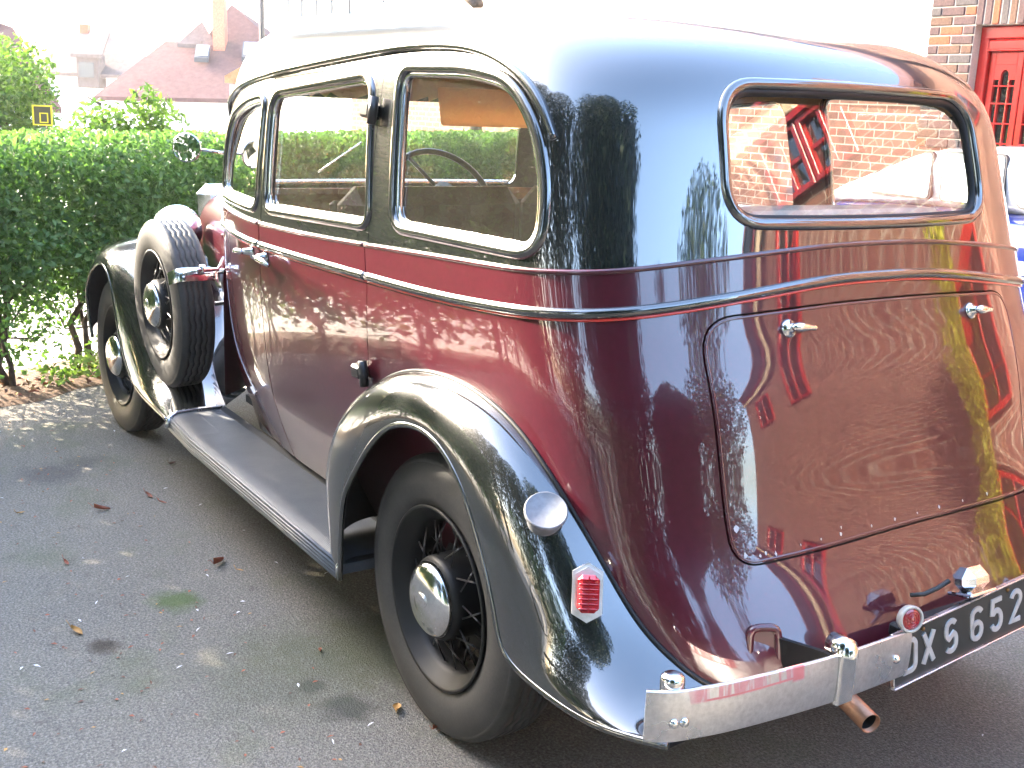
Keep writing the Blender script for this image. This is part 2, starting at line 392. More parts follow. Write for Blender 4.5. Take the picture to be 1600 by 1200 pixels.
def panel(name, outer, holes, mats, parent, off=0., flange=.014, split=None, step=.030, lines=(), label=None, seam=False, keep=None, flat=False):
    """a patch of the body surface: outline and holes in (u,v); flange turns every free edge inward"""
    K = np.array([RINGLEN, VL]); outer = np.asarray(outer)*K; holes = [np.asarray(h)*K for h in holes]; lines = [np.asarray(l)*K for l in lines]
    lo, hi = outer.min(0), outer.max(0)
    gx, gy = np.meshgrid(np.arange(lo[0]+step*.5, hi[0], step), np.arange(lo[1]+step*.5, hi[1], step)); Q = np.stack([gx.ravel(), gy.ravel()], 1)
    # keep grid points off the outline
    bd = np.concatenate([outer]+holes+lines); k = pip(Q, outer)
    for h in holes: k &= ~pip(Q, h)
    Q = Q[k]; cell = {}
    for q in bd: cell.setdefault((int(q[0]//step), int(q[1]//step)), []).append(q)
    ok = []
    for q in Q:
        ci, cj = int(q[0]//step), int(q[1]//step); near = False
        for a in (-1, 0, 1):
            for b in (-1, 0, 1):
                for w in cell.get((ci+a, cj+b), ()):
                    if abs(w[0]-q[0])+abs(w[1]-q[1]) < step*.55: near = True
        ok.append(not near)
    Q = Q[np.array(ok, bool)] if len(Q) else Q
    pts = []; edges = []
    for L, cl in [(outer, True)]+[(h, True) for h in holes]+[(l, False) for l in lines]:
        s = len(pts); pts += [Vector(p) for p in L]
        edges += [(s+i, s+(i+1) % len(L)) for i in range(len(L) if cl else len(L)-1)]
    pts += [Vector(p) for p in Q]
    vo, eo, fo, *_ = delaunay_2d_cdt(pts, edges, [], 0, 1e-6)
    UV = np.array([tuple(v) for v in vo]); F = np.array([f for f in fo if len(f) == 3]); C = UV[F].mean(1)
    k = pip(C, outer)
    for h in holes: k &= ~pip(C, h)
    F = F[k]; C = C[k]/K
    e1 = UV[F[:, 1]]-UV[F[:, 0]]; e2 = UV[F[:, 2]]-UV[F[:, 0]]; ar = e1[:, 0]*e2[:, 1]-e1[:, 1]*e2[:, 0]
    F = F[abs(ar) > 1e-9]; C = C[abs(ar) > 1e-9]; ar = ar[abs(ar) > 1e-9]
    F[ar < 0] = F[ar < 0][:, ::-1]
    uv = UV/K; V = S(uv[:, 0], uv[:, 1]); N = SN(uv[:, 0], uv[:, 1]); V = V+N*off
    if flat:
        c0_ = V.mean(0); nn = np.linalg.svd(V[:len(outer)]-V[:len(outer)].mean(0))[2][2]; nn = nn*np.sign(nn@N.mean(0)); V = V-((V-c0_)@nn)[:, None]*nn; N = np.tile(nn, (len(V), 1))
    if np.einsum('ij,ij->i', np.cross(V[F[:, 1]]-V[F[:, 0]], V[F[:, 2]]-V[F[:, 0]]), N[F[:, 0]]).sum() < 0: F = F[:, ::-1]
    def emit(sel, nm, mat):
        f = F[sel]; used = np.unique(f); mp = -np.ones(len(V), int); mp[used] = np.arange(len(used)); f = mp[f]; v = V[used]; n = N[used]; w = uv[used]
        E = np.concatenate([f[:, [0, 1]], f[:, [1, 2]], f[:, [2, 0]]]); key = {}
        for a, b in E: key[(a, b)] = 1
        be = [(a, b) for a, b in E if (b, a) not in key]
        if seam: be = [(a, b) for a, b in be if not ((w[a, 0] < 1e-4 and w[b, 0] < 1e-4) or (w[a, 0] > .9999 and w[b, 0] > .9999) or (w[a, 1] > .999 and w[b, 1] > .999))]
        faces = [tuple(x) for x in f]; VV = [v]; NN = [n]; cnt = len(v)
        if flange > 0 and be:
            A = np.array([a for a, b in be]); B = np.array([b for a, b in be])
            quad = np.stack([v[A], v[B], v[B]-n[B]*flange, v[A]-n[A]*flange], 1)
            qn = np.cross(quad[:, 3]-quad[:, 0], quad[:, 1]-quad[:, 0]); qn /= np.linalg.norm(qn, axis=1, keepdims=True)+1e-12
            VV.append(quad.reshape(-1, 3)); NN.append(np.repeat(qn, 4, 0))
            faces += [(cnt+4*i+3, cnt+4*i+2, cnt+4*i+1, cnt+4*i)[::-1] for i in range(len(be))]
            faces[-len(be):] = [tuple(reversed(x)) for x in faces[-len(be):]]
        VV = np.concatenate(VV); NN = np.concatenate(NN)
        me = bpy.data.meshes.new(nm); me.from_pydata(VV.tolist(), [], faces)
        me.polygons.foreach_set('use_smooth', [True]*len(faces))
        for m in (mat if isinstance(mat, (list, tuple)) else [mat]): me.materials.append(m)
        if isinstance(mat, (list, tuple)) and split is not None:
            mi = split(C[sel]).astype(int).tolist()
            # a flange face takes the paint of the height it stands at
            if flange > 0 and be: mi += split(.5*(w[A]+w[B])).astype(int).tolist()
            me.polygons.foreach_set('material_index', mi)
        me.update(); me.normals_split_custom_set_from_vertices(NN.tolist())
        return add(nm, me, parent, label=label)
    if keep is not None: return [emit(s(C), nm, mt) for s, nm, mt in keep]
    return emit(np.ones(len(F), bool), name, mats)
def above(C): return C[:, 1] > VZ(ZUP(C[:, 0]))
def uvline(u0, u1, zf, d=.03):
    n = max(2, int(abs(u1-u0)*RINGLEN/d)); u = np.linspace(u0, u1, n); return np.stack([u, VZ(zf(u))], 1)

# outlines (left side x,z / rear y,z)
RD_SHUT_X, BP_X = .440, 1.216
rear_door_xz = dens(rpoly([(.445, 1.688), (.436, 1.20), (.436, .82), (.60, .66), (.72, .50), (.74, .365), (1.25, .365), (1.222, .86), (1.212, 1.2), (1.205, 1.640)], [.02, .3, .06, .1, .1, .015, .015, .3, .3, .02]), .03)
front_door_xz = dens(rpoly([(1.212, 1.636), (1.219, 1.2), (1.229, .86), (1.257, .365), (1.885, .365), (1.885, 1.20), (1.845, 1.40), (1.72, 1.553), (1.47, 1.607)], [.02, .3, .3, .015, .03, .1, .1, .1, .1]), .03)
q_win = dens(rpoly([(.348, 1.667), (.296, 1.283), (-.318, 1.291), (-.302, 1.42), (-.245, 1.55), (-.15, 1.640), (.02, 1.664)], [.05, .05, .10, .12, .12, .12, .12], 9), .02)
r_win = dens(rpoly([(1.190, 1.592), (1.172, 1.243), (.447, 1.270), (.508, 1.650)], [.07, .05, .05, .07], 9), .02)
f_win = dens(rpoly([(1.262, 1.585), (1.262, 1.236), (1.80, 1.236), (1.80, 1.36), (1.70, 1.505), (1.48, 1.562)], [.05, .05, .05, .08, .1, .1], 9), .02)
b_win = dens(rpoly([(.435, 1.372), (.418, 1.655), (.0, 1.662), (-.418, 1.655), (-.435, 1.372), (0, 1.366)], [.085, .095, .3, .095, .085, .3], 11), .02)
lid_yz = dens(rpoly([(.540, 1.168), (.20, 1.190), (-.20, 1.191), (-.512, 1.178), (-.504, .690), (0, .692), (.533, .670)], [.085, .3, .3, .085, .06, .4, .06], 9), .025)
RDO, FDO, QW, RW, FW = [inv(a, 'side') for a in (rear_door_xz, front_door_xz, q_win, r_win, f_win)]
BW, LID = inv(b_win, 'rear'), inv(lid_yz, 'rear')
g = .0028/RINGLEN
def off_uv(P, d): return shrink(P*np.array([RINGLEN, VL]), d)/np.array([RINGLEN, VL])
# windscreen opening crosses the seam at u=0: cut it as two halves
def half_ws(side):
    def uy(y, z):
        v = VZ(z); u = np.linspace(0, .16, 800); p = S(u, np.full(800, v)); return u[np.argmin(abs(p[:, 1]-y))]
    P = rpoly([(0, 1.255), (.60, 1.255), (.575, 1.605), (0, 1.605)], [0, .06, .06, 0])
    P = np.array([(max(.0006, uy(y, z)), VZ(z)) for y, z in P])
    if side > 0: P = P.copy(); P[:, 0] = 1-P[:, 0]; P = P[::-1]
    return P
zb = lambda u: .37+.08*np.clip((np.minimum(u, 1-u)-.36)/.08, 0, 1)
bot = uvline(0, 1, zb, .04)
shell = np.concatenate([bot, dens(np.array([(1, bot[-1, 1]), (1, 1.0)]), .02, False)[1:], dens(np.array([(1., 1.), (0., 1.)]), .004, False)[1:], dens(np.array([(0, 1.), (0, bot[0, 1])]), .02, False)[1:-1]])
U_POST = .5-uside(1.55, .8)
def off_out(P): return off_uv(P, -.0026)
holes = []
for Pd in (RDO, FDO): holes += [off_out(Pd)]
# the two door openings nearly touch; the B-post strip between them is covered by the doors
holes_l = holes+[QW]; all_holes = holes_l+[mirror_uv(h) for h in holes_l]+[BW, off_uv(LID, -.0042), dens(half_ws(-1), .01), dens(half_ws(1), .01)]
_uA = lambda x, zf: float(uside(x, zf))
lnz = lambda u0, u1, zf: uvline(u0, u1, zf, .03)
uRD = uside(.436, 1.2)-.0004; uFD = uside(1.885, 1.19)
ln = [lnz(uRD+.0012, 1-uRD-.0012, ZUP), lnz(0.004, uFD-.002, ZUP), lnz(1-uFD+.002, .996, ZUP)]
panel('body', shell, all_holes, None, CAR, seam=True, lines=ln,
      keep=[(above, 'upper_body', M_BLACK), (lambda C: ~above(C) & (abs(C[:, 0]-.5) < .3), 'lower_body', M_MAROON), (lambda C: ~above(C) & (abs(C[:, 0]-.5) >= U_POST), 'scuttle', M_MAROON)]+[(lambda C, q=q: ~above(C) & (abs(C[:, 0]-.5) >= .3) & (abs(C[:, 0]-.5) < U_POST) & ((C[:, 0] < .5) == q), 'door_post', M_MAROON) for q in (True, False)], flange=.020)
def tube_on(name, mat, uv, r, off, parent, closed=False, n=10, mb=None):
    V = S(uv[:, 0], uv[:, 1])+SN(uv[:, 0], uv[:, 1])*off
    b = mb or MB(); b.tube(V, r, n, closed); return b if mb else b.build(name, mat, parent)
def band(parent, u0, u1, nm='waist_band'):
    a = uvline(u0, u1, lambda u: ZLO(u)+.004, .02); c = uvline(u1, u0, ZUP, .02)
    panel(nm, np.concatenate([a, c]), [], M_MAROON, parent, off=.0065, flange=.0065, step=.025)
    tube_on('band_edge', M_MAROON, uvline(u0, u1, lambda u: ZUP(u)-.003, .02), .0062, .006, parent, n=8)
    tube_on('waist_moulding', M_BLACK, uvline(u0, u1, ZLO, .02), .0125, .003, parent)
    tube_on('pinstripe', M_RED, uvline(u0, u1, lambda u: ZLO(u)-.0135, .02), .0032, .003, parent, n=6)
u_rs, u_b, u_f = uside(.4335, 1.16), uside(1.2155, 1.16), uside(1.884, 1.16)
band(CAR, u_rs, 1-u_rs)
def window_set(P, parent, glassname, off=-.020, r1=.016, r2=.0085, gl=M_GLASS):
    """outer black rolled surround, slim bright bead, pane"""
    o = tube_on('window_surround', M_BLACK, off_uv(P, -.010), r1, -.006, parent, True, 12)
    o2 = tube_on('window_bead', M_CHROME, off_uv(P, .006), r2, -.010, parent, True, 8)
    pane = panel(glassname, off_uv(P, -.004), [], gl, parent, off=off, flange=0, step=.05, flat=True)
    return o
def door(name, OUT, WIN, ua, ub, right):
    P, Wn = (mirror_uv(OUT), mirror_uv(WIN)) if right else (OUT, WIN)
    l = uvline(1-ua-.0006 if right else ua+.0006, 1-ub+.0006 if right else ub-.0006, ZUP, .03) if ua < ub else None
    d = panel(name, P, [Wn], [M_MAROON, M_BLACK], CAR, split=above, lines=[l] if l is not None else [], flange=.016)
    a, b = (1-ua, 1-ub) if right else (ua, ub)
    band(d, min(a, b), max(a, b)); window_set(Wn, d, 'window_pane'); return d
u_r0 = uside(.4385, 1.16); u_b0 = uside(1.2105, 1.16); u_b1 = uside(1.2205, 1.16); u_f1 = uside(1.880, 1.16)
DOORS = {}
for right in (False, True):
    DOORS['r', right] = door('rear_door', RDO, RW, u_b0, u_r0, right)
    DOORS['f', right] = door('front_door', FDO, FW, u_f1, u_b1, right)
    window_set(mirror_uv(QW) if right else QW, CAR, 'quarter_window_pane')
# rear window: broad rolled surround, black rubber inside, pane set deep
tube_on('rear_window_surround', M_BLACK, off_uv(BW, -.007), .0145, -.005, CAR, True, 14)
tube_on('rear_window_seal', M_RIM, off_uv(BW, .005), .011, -.016, CAR, True, 10)
panel('rear_window_pane', off_uv(BW, -.004), [], M_GLASS, CAR, off=-.034, flange=0, step=.06, flat=True)
# boot lid with two T handles
LIDO = panel('boot_lid', LID, [], M_MAROON, CAR, flange=.016, off=.002)
tube_on('lid_edge', M_MAROON, off_uv(LID, .0042), .0046, -.0012, LIDO, True, 8)
def normal_frame(P, N, up=(0, 0, 1)):
    N = np.array(N)/np.linalg.norm(N); X = np.cross(up, N); X /= np.linalg.norm(X); Y = np.cross(N, X); return np.stack([X, Y, N], 1)
hm = MB()
hm.lathe([(.0, .004), (.019, .004), (.021, .000), (.021, .004), (.018, .008), (.009, .012), (.0085, .022), (.0, .022)], 24)
hm.lathe([(.0, -.010), (.007, -.006), (.011, .006), (.0115, .016), (.009, .030), (.006, .045), (.0065, .055), (.003, .062), (0, .064)], 14, M=[[0, 0, 1], [1, 0, 0], [0, 1, 0]], c=(0, 0, .024))
hmesh = hm.mesh('boot_handle', M_CHROME)
for y in (.317, -.317):
    uv = inv([(y, 1.143)], 'rear'); P = S(uv[:, 0], uv[:, 1])[0]; N = SN(uv[:, 0], uv[:, 1])[0]; Mx = normal_frame(P, N)
    o = add('boot_handle', hmesh, LIDO); T = Matrix.Identity(4)
    # lever points to the car's right, slightly down
    Mx = Mx@np.array([[math.cos(.08), math.sin(.08), 0], [-math.sin(.08), math.cos(.08), 0], [0, 0, 1]])
    for i in range(3):
        for j in range(3): T[i][j] = Mx[i, j]
        T[i][3] = P[i]+N[i]*.001
    o.matrix_world = T
# drip rail over the doors
drip = np.array([(1.885, 1.35), (1.865, 1.43), (1.80, 1.525), (1.68, 1.588), (1.465, 1.631), (1.056, 1.671), (.753, 1.696), (.5, 1.715), (.311, 1.724), (.1, 1.721), (-.061, 1.697), (-.175, 1.654), (-.247, 1.599), (-.299, 1.526)])
_t = np.linspace(0, 1, len(drip)); _tt = np.linspace(0, 1, 90); drip = np.stack([spline(_t, drip[:, 0])(_tt), spline(_t, drip[:, 1])(_tt)], 1)
DR = inv(drip, 'side')
for right in (False, True):
    tube_on('drip_rail', M_BLACK, mirror_uv(DR) if right else DR, np.concatenate([np.linspace(.005, .0105, 8), np.full(74, .0105), np.linspace(.0105, .007, 8)]), .006, CAR)
# lining and cabin
def lining():
    H = [QW, RW, FW]; H = H+[mirror_uv(h) for h in H]+[BW, half_ws(-1), half_ws(1)]
    panel('cabin_lining', shell, [off_uv(h, -.002) for h in H[:-2]]+[dens(h, .01) for h in H[-2:]], [M_DARKTRIM, M_CLOTH], CAR, off=-.030, flange=0, step=.06, seam=True, split=lambda C: C[:, 1] > VZ(1.62))
lining()
panel('windscreen_pane', dens(half_ws(-1), .02), [], M_GLASS, CAR, off=-.012, flange=0, step=.06)
panel('windscreen_pane', dens(half_ws(1), .02), [], M_GLASS, CAR, off=-.012, flange=0, step=.06)
MB().box((.65, 0, .42), (2.5, 1.28, .03)).box((1.3, 0, .34), (3.3, .8, .10)).box((-.62, 0, .50), (.36, 1.0, .02)).box((0, 0, .42), (.9, 1.0, .1)).build('floor_pan', M_MATT, CAR)
def seat(name, x0, w, zt, zb_, ln):
    t = MB()
    t.box((x0+ln/2, 0, zb_-.09), (ln, w, .18), bev=.06)
    for k in range(2): t.box((x0-.045, (-w/4 if k else w/4), (zb_+zt)/2), (.13, w/2-.012, zt-zb_), bev=.055)
    for k in range(8): t.box((x0+.022, -w/2+(k+.5)*w/8, (zb_+zt)/2), (.03, w/8-.012, zt-zb_-.10), bev=.012)
    return t.build(name, M_LEATHER, CAR)
seat('front_seat', 1.00, 1.36, 1.325, .78, .46)
seat('rear_seat', -.22, 1.20, 1.22, .78, .50)
t = MB(); t.lathe([(.0, 0), (.05, 0), (.05, .03), (.0, .035)], 16)
for k in range(3):
    a = k*2*math.pi/3+.5; t.tube([(0, 0, .01), (.21*math.cos(a), .21*math.sin(a), .0)], .008, 6)
t.tube([(.215*math.cos(a), .215*math.sin(a), 0) for a in np.linspace(0, 2*math.pi, 48, endpoint=False)], .0125, 8, True); t.tube([(0, 0, 0), (0, 0, -.6)], .02, 8)
t.build('steering_wheel', M_BAKE, CAR, (1.70, -.12, 1.225), (0, R_(-52), 0))
MB().box((1.86, 0, 1.16), (.06, 1.42, .17), bev=.02).build('dashboard', M_WOOD, CAR)
MB().box((0, 0, 0), (.018, .46, .15), bev=.008).build('sun_visor', M_VISOR, CAR, (1.66, -.30, 1.575), (0, R_(14), 0))
for s in (1, -1): MB().box((.83, s*.77, 1.225), (.72, .03, .03), bev=.01).build('door_capping', M_WOOD, CAR)
wf = MB()
for h, zz in ((1.26, 0), (1.60, 0)):
    uu = np.linspace(-.075, .075, 30); wf.tube(S(uu, np.full(30, VZ(h)))+SN(uu, np.full(30, VZ(h)))*.002, .012, 8)
wf.tube([(1.985, 0, 1.26), (1.90, 0, 1.60)], .008, 8); wf.build('windscreen_frame', M_CHROME, CAR)
MB().tube([(1.97, .30, 1.30), (1.955, .12, 1.42)], .004, 6).build('wiper', M_CHROME, CAR)

# door furniture: hinges on the left shut lines, handles near the B post
hg = MB(); hg.box((0, 0, 0), (.055, .034, .040), bev=.007).tube([(-.030, .004, -.036), (-.030, .004, .036)], .0125, 12)
hgm = hg.mesh('door_hinge', M_BAKE)
def put_side(mesh, name, parent, x, z, off, s=1, label=None):
    uv = inv([(x, z)], 'side'); P = S(uv[:, 0], uv[:, 1])[0]; N = SN(uv[:, 0], uv[:, 1])[0]; P = P+N*off
    X = np.array([1, 0, 0])-N*N[0]; X /= np.linalg.norm(X); Z = np.cross(X, N); o = add(name, mesh, parent, label=label)
    T = Matrix.Identity(4)
    for i in range(3):
        for j, c in enumerate((X, N, Z)): T[i][j] = c[i]
        T[i][3] = P[i]
    if s < 0: T = Matrix.Diagonal((1, -1, 1, 1))@T
    o.matrix_world = T; return o
for s in (1, -1):
    for x, z in ((.470, 1.562), (.462, .862)): put_side(hgm, 'door_hinge', DOORS['r', s < 0], x, z, .016, s)
dh = MB(); dh.lathe([(0, -.004), (.021, -.004), (.022, .003), (.012, .008), (.009, .03), (0, .03)], 18, ax='y')
dh.tube([(-.005, .036, 0), (.03, .037, -.002), (.07, .036, -.006), (.105, .031, -.012)], [.008, .0105, .010, .006], 10)
dhm = dh.mesh('door_handle', M_CHROME)
dh2 = MB(); dh2.lathe([(0, -.004), (.021, -.004), (.022, .003), (.012, .008), (.009, .03), (0, .03)], 18, ax='y')
dh2.tube([(.005, .036, 0), (-.03, .037, -.002), (-.07, .036, -.006), (-.105, .031, -.012)], [.008, .0105, .010, .006], 10)
dhm2 = dh2.mesh('door_handle', M_CHROME)
for s in (1, -1):
    put_side(dhm, 'door_handle', DOORS['f', s < 0], 1.30, 1.085, .002, s); put_side(dhm2, 'door_handle', DOORS['r', s < 0], 1.165, 1.085, .002, s)

# ---- running boards
def running_board(s):
    b = MB(); n = 58; ys = np.linspace(.66, .905, n*4+1); x = np.array([.415, .8, 1.3, 1.75, 2.085])
    ph = (np.arange(n*4+1) % 4); h = np.where(ph == 1, .0022, np.where(ph == 2, .0022, 0.))
    zc = .334-.35*np.clip((ys-.86)/.045, 0, 9)**2*.035
    yo = lambda xx: np.where(xx > 1.9, -.02*((xx-1.9)/.19)**2, 0)
    G = [[(xx, s*(y+(yo(xx) if y > .8 else 0)), z+hh) for y, z, hh in zip(ys, zc, h)] for xx in x]
    b.grid(G[::1] if s < 0 else G[::-1], 0, smooth=False)
    # rolled outer edge: four ribs stepping down
    for k in range(5):
        b.tube([(xx, s*(.909+.003*(k > 0)-.002*(k > 3)+float(yo(np.array(xx)))), .3185-.011*k) for xx in x], .0055, 8)
    b.box((1.25, s*.78, .300), (1.66, .24, .03))
    o = b.build('running_board', M_TREAD, CAR)
    t = MB(); t.tube([(2.088, s*.66, .339), (2.09, s*.80, .339), (2.085, s*.862, .336), (2.07, s*.895, .322), (2.055, s*.911, .29)], [.010, .010, .011, .011, .009], 10); t.build('edge_trim', M_ALU, o)
    t = MB(); t.tube([(.418, s*.905, .327), (.416, s*.916, .315), (.418, s*.914, .275)], .007, 8); t.build('end_trim', M_ALU, o)
    # valance between board and body
    v = MB(); xs = np.linspace(.5, 2.2, 24); v.grid([[(q, s*(.665+.03*k), .333+.012*(1-k)) for k in np.linspace(0, 1, 3)] for q in (xs if s < 0 else xs[::-1])]); v.build('valance', M_MATT, o)
for s in (1, -1): running_board(s)

# ---- wings
def bez(P0, P1, P2, P3, t):
    t = t[:, None]; return (1-t)**3*P0+3*(1-t)**2*t*P1+3*(1-t)*t*t*P2+t**3*P3
def wing(name, A, C, s, k1=.62, k2=.62, ns=90, nt=22, lift=None, piping=True):
    A = np.array(A, float); C = np.array(C, float); q = np.linspace(0, 1, len(A)); tt = np.linspace(0, 1, ns)
    A = np.stack([spline(q, A[:, i])(tt) for i in range(3)], 1); C = np.stack([spline(q, C[:, i])(tt) for i in range(3)], 1)
    t = np.linspace(0, 1, nt); G = []; G2 = []
    for a, c in zip(A, C):
        d = a-c
        P1 = a+np.array([0, (c[1]-a[1])*k1, 0]); P2 = c+np.array([d[0]*k2, .004, d[2]*k2])
        if lift: P1 = P1+np.array([0, 0, lift]); 
        G.append(bez(a, P1, P2, c, t))
    G = np.array(G)
    # rolled lip
    b = MB(); mir = np.array([1, s, 1]); GG = G*mir
    b.grid(GG if s > 0 else GG[::-1])
    Gi = G.copy(); ctr = G.mean(1, keepdims=True); Gi = G-0.0; 
    # inner skin 9 mm inside
    du = np.gradient(G, axis=0); dv = np.gradient(G, axis=1); n = np.cross(du, dv); n /= np.linalg.norm(n, axis=2, keepdims=True)+1e-9
    sign = np.sign((n[:, -1, 1]).sum()) or 1; Gi = (G-n*sign*.009)*mir
    b.grid(Gi[::-1] if s > 0 else Gi, 1)
    b.tube((C+np.array([0, -.004, 0]))*mir, .0085, 10, mat=0)
    o = b.build(name, [M_BLACK, M_MATT], CAR)
    if piping: MB().tube((A+np.array([0, .006, 0]))*mir, .0065, 8).build('wing_piping', M_RIM, o)
    return o, G
AX = [(.62, .36), (.665, .50), (.615, .65), (.50, .765), (.34, .86), (.161, .925), (-.061, .945), (-.281, .905), (-.442, .803), (-.567, .668), (-.663, .556), (-.742, .49), (-.80, .455), (-.885, .425)]
CX = [(.412, .915, .275), (.400, .915, .48), (.350, .915, .585), (.250, .915, .70), (.145, .915, .785), (.03, .915, .828), (-.105, .915, .828), (-.225, .915, .765), (-.315, .915, .66), (-.390, .915, .53), (-.445, .912, .432), (-.585, .905, .405), (-.745, .885, .405), (-.895, .835, .425)]
def ysurf(x, z):
    if z > .34 and x > -.55:
        uv = inv([(x, z)], 'side'); P = S(uv[:, 0], uv[:, 1])[0]
        if abs(P[0]-x)+abs(P[2]-z) < .01: return P[1]
    return None
AW = []
for x, z in AX[:]:
    y = ysurf(x, z); AW.append((x, y, z))
fallback = {9: .757, 10: .722, 11: .680, 12: .637, 13: .575}
AW = [(x, (fallback[i] if i in fallback else y if y is not None else .68)-.004, z) for i, (x, y, z) in enumerate(AW)]
WINGS = {}
for s in (1, -1): WINGS[s], GW = wing('rear_wing', AW, CX, s)
FA = [(3.50, .60, .50), (3.47, .58, .70), (3.36, .55, .86), (3.15, .50, .925), (2.92, .50, .90), (2.70, .52, .80), (2.52, .58, .62), (2.36, .62, .47), (2.22, .64, .385), (2.085, .66, .345)]
FC = [(3.375, .885, .40), (3.40, .895, .60), (3.30, .895, .73), (3.12, .895, .80), (2.95, .895, .755), (2.85, .893, .58), (2.76, .890, .44), (2.60, .893, .345), (2.36, .900, .318), (2.085, .905, .312)]
for s in (1, -1): FWING, GF = wing('front_wing', FA, FC, s, k1=.5, k2=.75, piping=False)
for s in (1, -1):
    q = np.linspace(0, 1, len(FA)); tt = np.linspace(.18, 1, 50); fa = np.array(FA); fa = np.stack([spline(q, fa[:, i])(tt) for i in range(3)], 1)
    G = []
    for P in fa:
        yb = .40+(.66-.40)*np.clip((2.7-P[0])/.75, 0, 1)*.0+.05; zt = .66 if P[0] < 2.9 else max(.66, P[2]-.12)
        G.append([P*np.array([1, s, 1]), (P[0], s*(P[1]*.6+yb*.4), P[2]*.80+zt*.20-.01), (P[0], s*(P[1]*.25+yb*.75), P[2]*.35+zt*.65-.01), (P[0], s*yb, zt+.06)])
    MB().grid(G if s < 0 else G[::-1]).build('wing_apron', M_BLACK, CAR)
    k = MB(); xs = np.linspace(1.60, 2.35, 16); k.grid([[(x, s*(.60-.14*np.clip((x-1.85)/.5, 0, 1)), z) for z in (.30, .5, .78)] for x in (xs if s > 0 else xs[::-1])]); k.build('splash_panel', M_BLACK, CAR)
# ---- wheels
def tyre_mesh(R=.37, w=.17, rb=.232):
    b = MB(); prof = [(rb, -.062), (rb+.012, -.072), (rb+.04, -.083), (rb+.07, -.085), (R-.035, -.080), (R-.022, -.074), (R-.019, -.0725), (R-.016, -.074), (R-.008, -.066), (R-.004, -.060)]
    tread = []
    ys = [-.055, -.037, -.034, -.0145, -.0115, .0115, .0145, .034, .037, .055]
    for i, y in enumerate(ys): 
        tread.append((R-.0015*(abs(y)/.055)**2, y))
    full = prof[:]; 
    gr = []
    for i in range(0, 10, 2):
        gr += [(R-.002*(abs(ys[i])/.055)**2, ys[i]), (R-.002*(abs(ys[i+1])/.055)**2, ys[i+1])]
        if i < 8: gr += [(R-.011, ys[i+1]+.0006), (R-.011, ys[i+2]-.0006)]
    full += gr+[(r, -y) for r, y in prof[::-1]]
    n = 144; V = []; F = []; m = len(full)
    for i, (r, y) in enumerate(full):
        for k in range(n):
            t = 2*math.pi*k/n; zz = 0
            if abs(y) < .045: zz = .0028*(1 if (k//2) % 2 else -1)
            rr = r
            if .055 < abs(y) < .0685 and r > R-.012: rr = r-(.004 if k % 2 else 0)
            V.append((rr*math.cos(t), y+zz, rr*math.sin(t)))
    for i in range(m-1):
        for k in range(n): F.append((i*n+k, i*n+(k+1) % n, (i+1)*n+(k+1) % n, (i+1)*n+k))
    b.put(V, F); return b.mesh('tyre', M_RUBBER)
TYRE = tyre_mesh()
rb_ = MB(); rb_.lathe([(.205, -.066), (.236, -.068), (.240, -.072), (.241, -.078), (.236, -.081), (.230, -.078), (.222, -.060), (.205, -.050), (.196, -.03), (.192, 0), (.196, .03), (.205, .050), (.222, .060), (.230, .078), (.236, .081), (.241, .078), (.236, .068)], 72, ax='y')
RIM = rb_.mesh('rim', M_RIM)
hb = MB(); hb.lathe([(0, .084), (.094, .084), (.106, .078), (.110, .066), (.111, .04), (.112, 0), (.114, -.02), (.124, -.05), (.135, -.07), (0, -.08)], 48, ax='y'); HUB = hb.mesh('hub', M_RIM)
hc = MB(); hc.lathe([(.0, .1235), (.024, .123), (.026, .1218), (.042, .1205), (.064, .116), (.084, .107), (.096, .096), (.0995, .086), (.097, .080)], 56, ax='y')
# small roundel pressed into the cap
for rr in (.010, .017): hc.tube([(rr*math.cos(a)-.02, .122-.001, rr*math.sin(a)) for a in np.linspace(.4, 5.6, 20)], .0016, 6)
CAP = hc.mesh('hub_cap', M_CHROME)
DRUM = MB().lathe([(0, -.03), (.15, -.03), (.155, -.05), (.155, -.09), (0, -.09)], 40, ax='y').mesh('brake_drum', M_MATT)
sp = MB(); sp.tube([(0, 0, 0), (1, 0, 0)], .0030, 6); SPK = MB().tube([(0, 0, 0), (0, 0, 1.0)], .0023, 6).mesh('spoke', M_SPOKE)
def wheel(loc, tilt=(0, 0, 0), s=1, phase=0., spokes=True):
    w = empty('wheel', loc, parent=CAR); w.rotation_euler = (tilt[0], tilt[1]+phase, tilt[2]+(0 if s > 0 else math.pi))
    for nm, me in (('tyre', TYRE), ('rim', RIM), ('hub', HUB), ('hub_cap', CAP), ('brake_drum', DRUM)): add(nm, me, w)
    if not spokes: return w
    for row, (yh, yr, rh, n) in enumerate(((.060, .028, .1105, 20), (.0, -.005, .112, 20), (-.045, -.03, .122, 20))):
        for k in range(n):
            a = 2*math.pi*(k+.25*row)/n; sw = .33*(1 if k % 2 else -1)
            A = Vector((rh*math.cos(a), yh, rh*math.sin(a))); B = Vector((.199*math.cos(a+sw), yr, .199*math.sin(a+sw)))
            o = add('spoke', SPK, w); d = B-A; q = d.to_track_quat('Z', 'Y'); o.rotation_mode = 'QUATERNION'; o.rotation_quaternion = q; o.location = A; o.scale = (1, 1, d.length)
    return w
wheel((0, .760, .368), s=1, phase=.5); wheel((0, -.760, .368), s=-1, spokes=False)
wheel((3.078, .760, .368), tilt=(0, 0, R_(2)), s=1, phase=.2); wheel((3.078, -.760, .368), s=-1, spokes=False)
SPARE = wheel((2.385, .775, .728), tilt=(R_(-3), 0, R_(-2.5)), s=1, phase=.8); SPARE.scale = (.95, .92, .95)
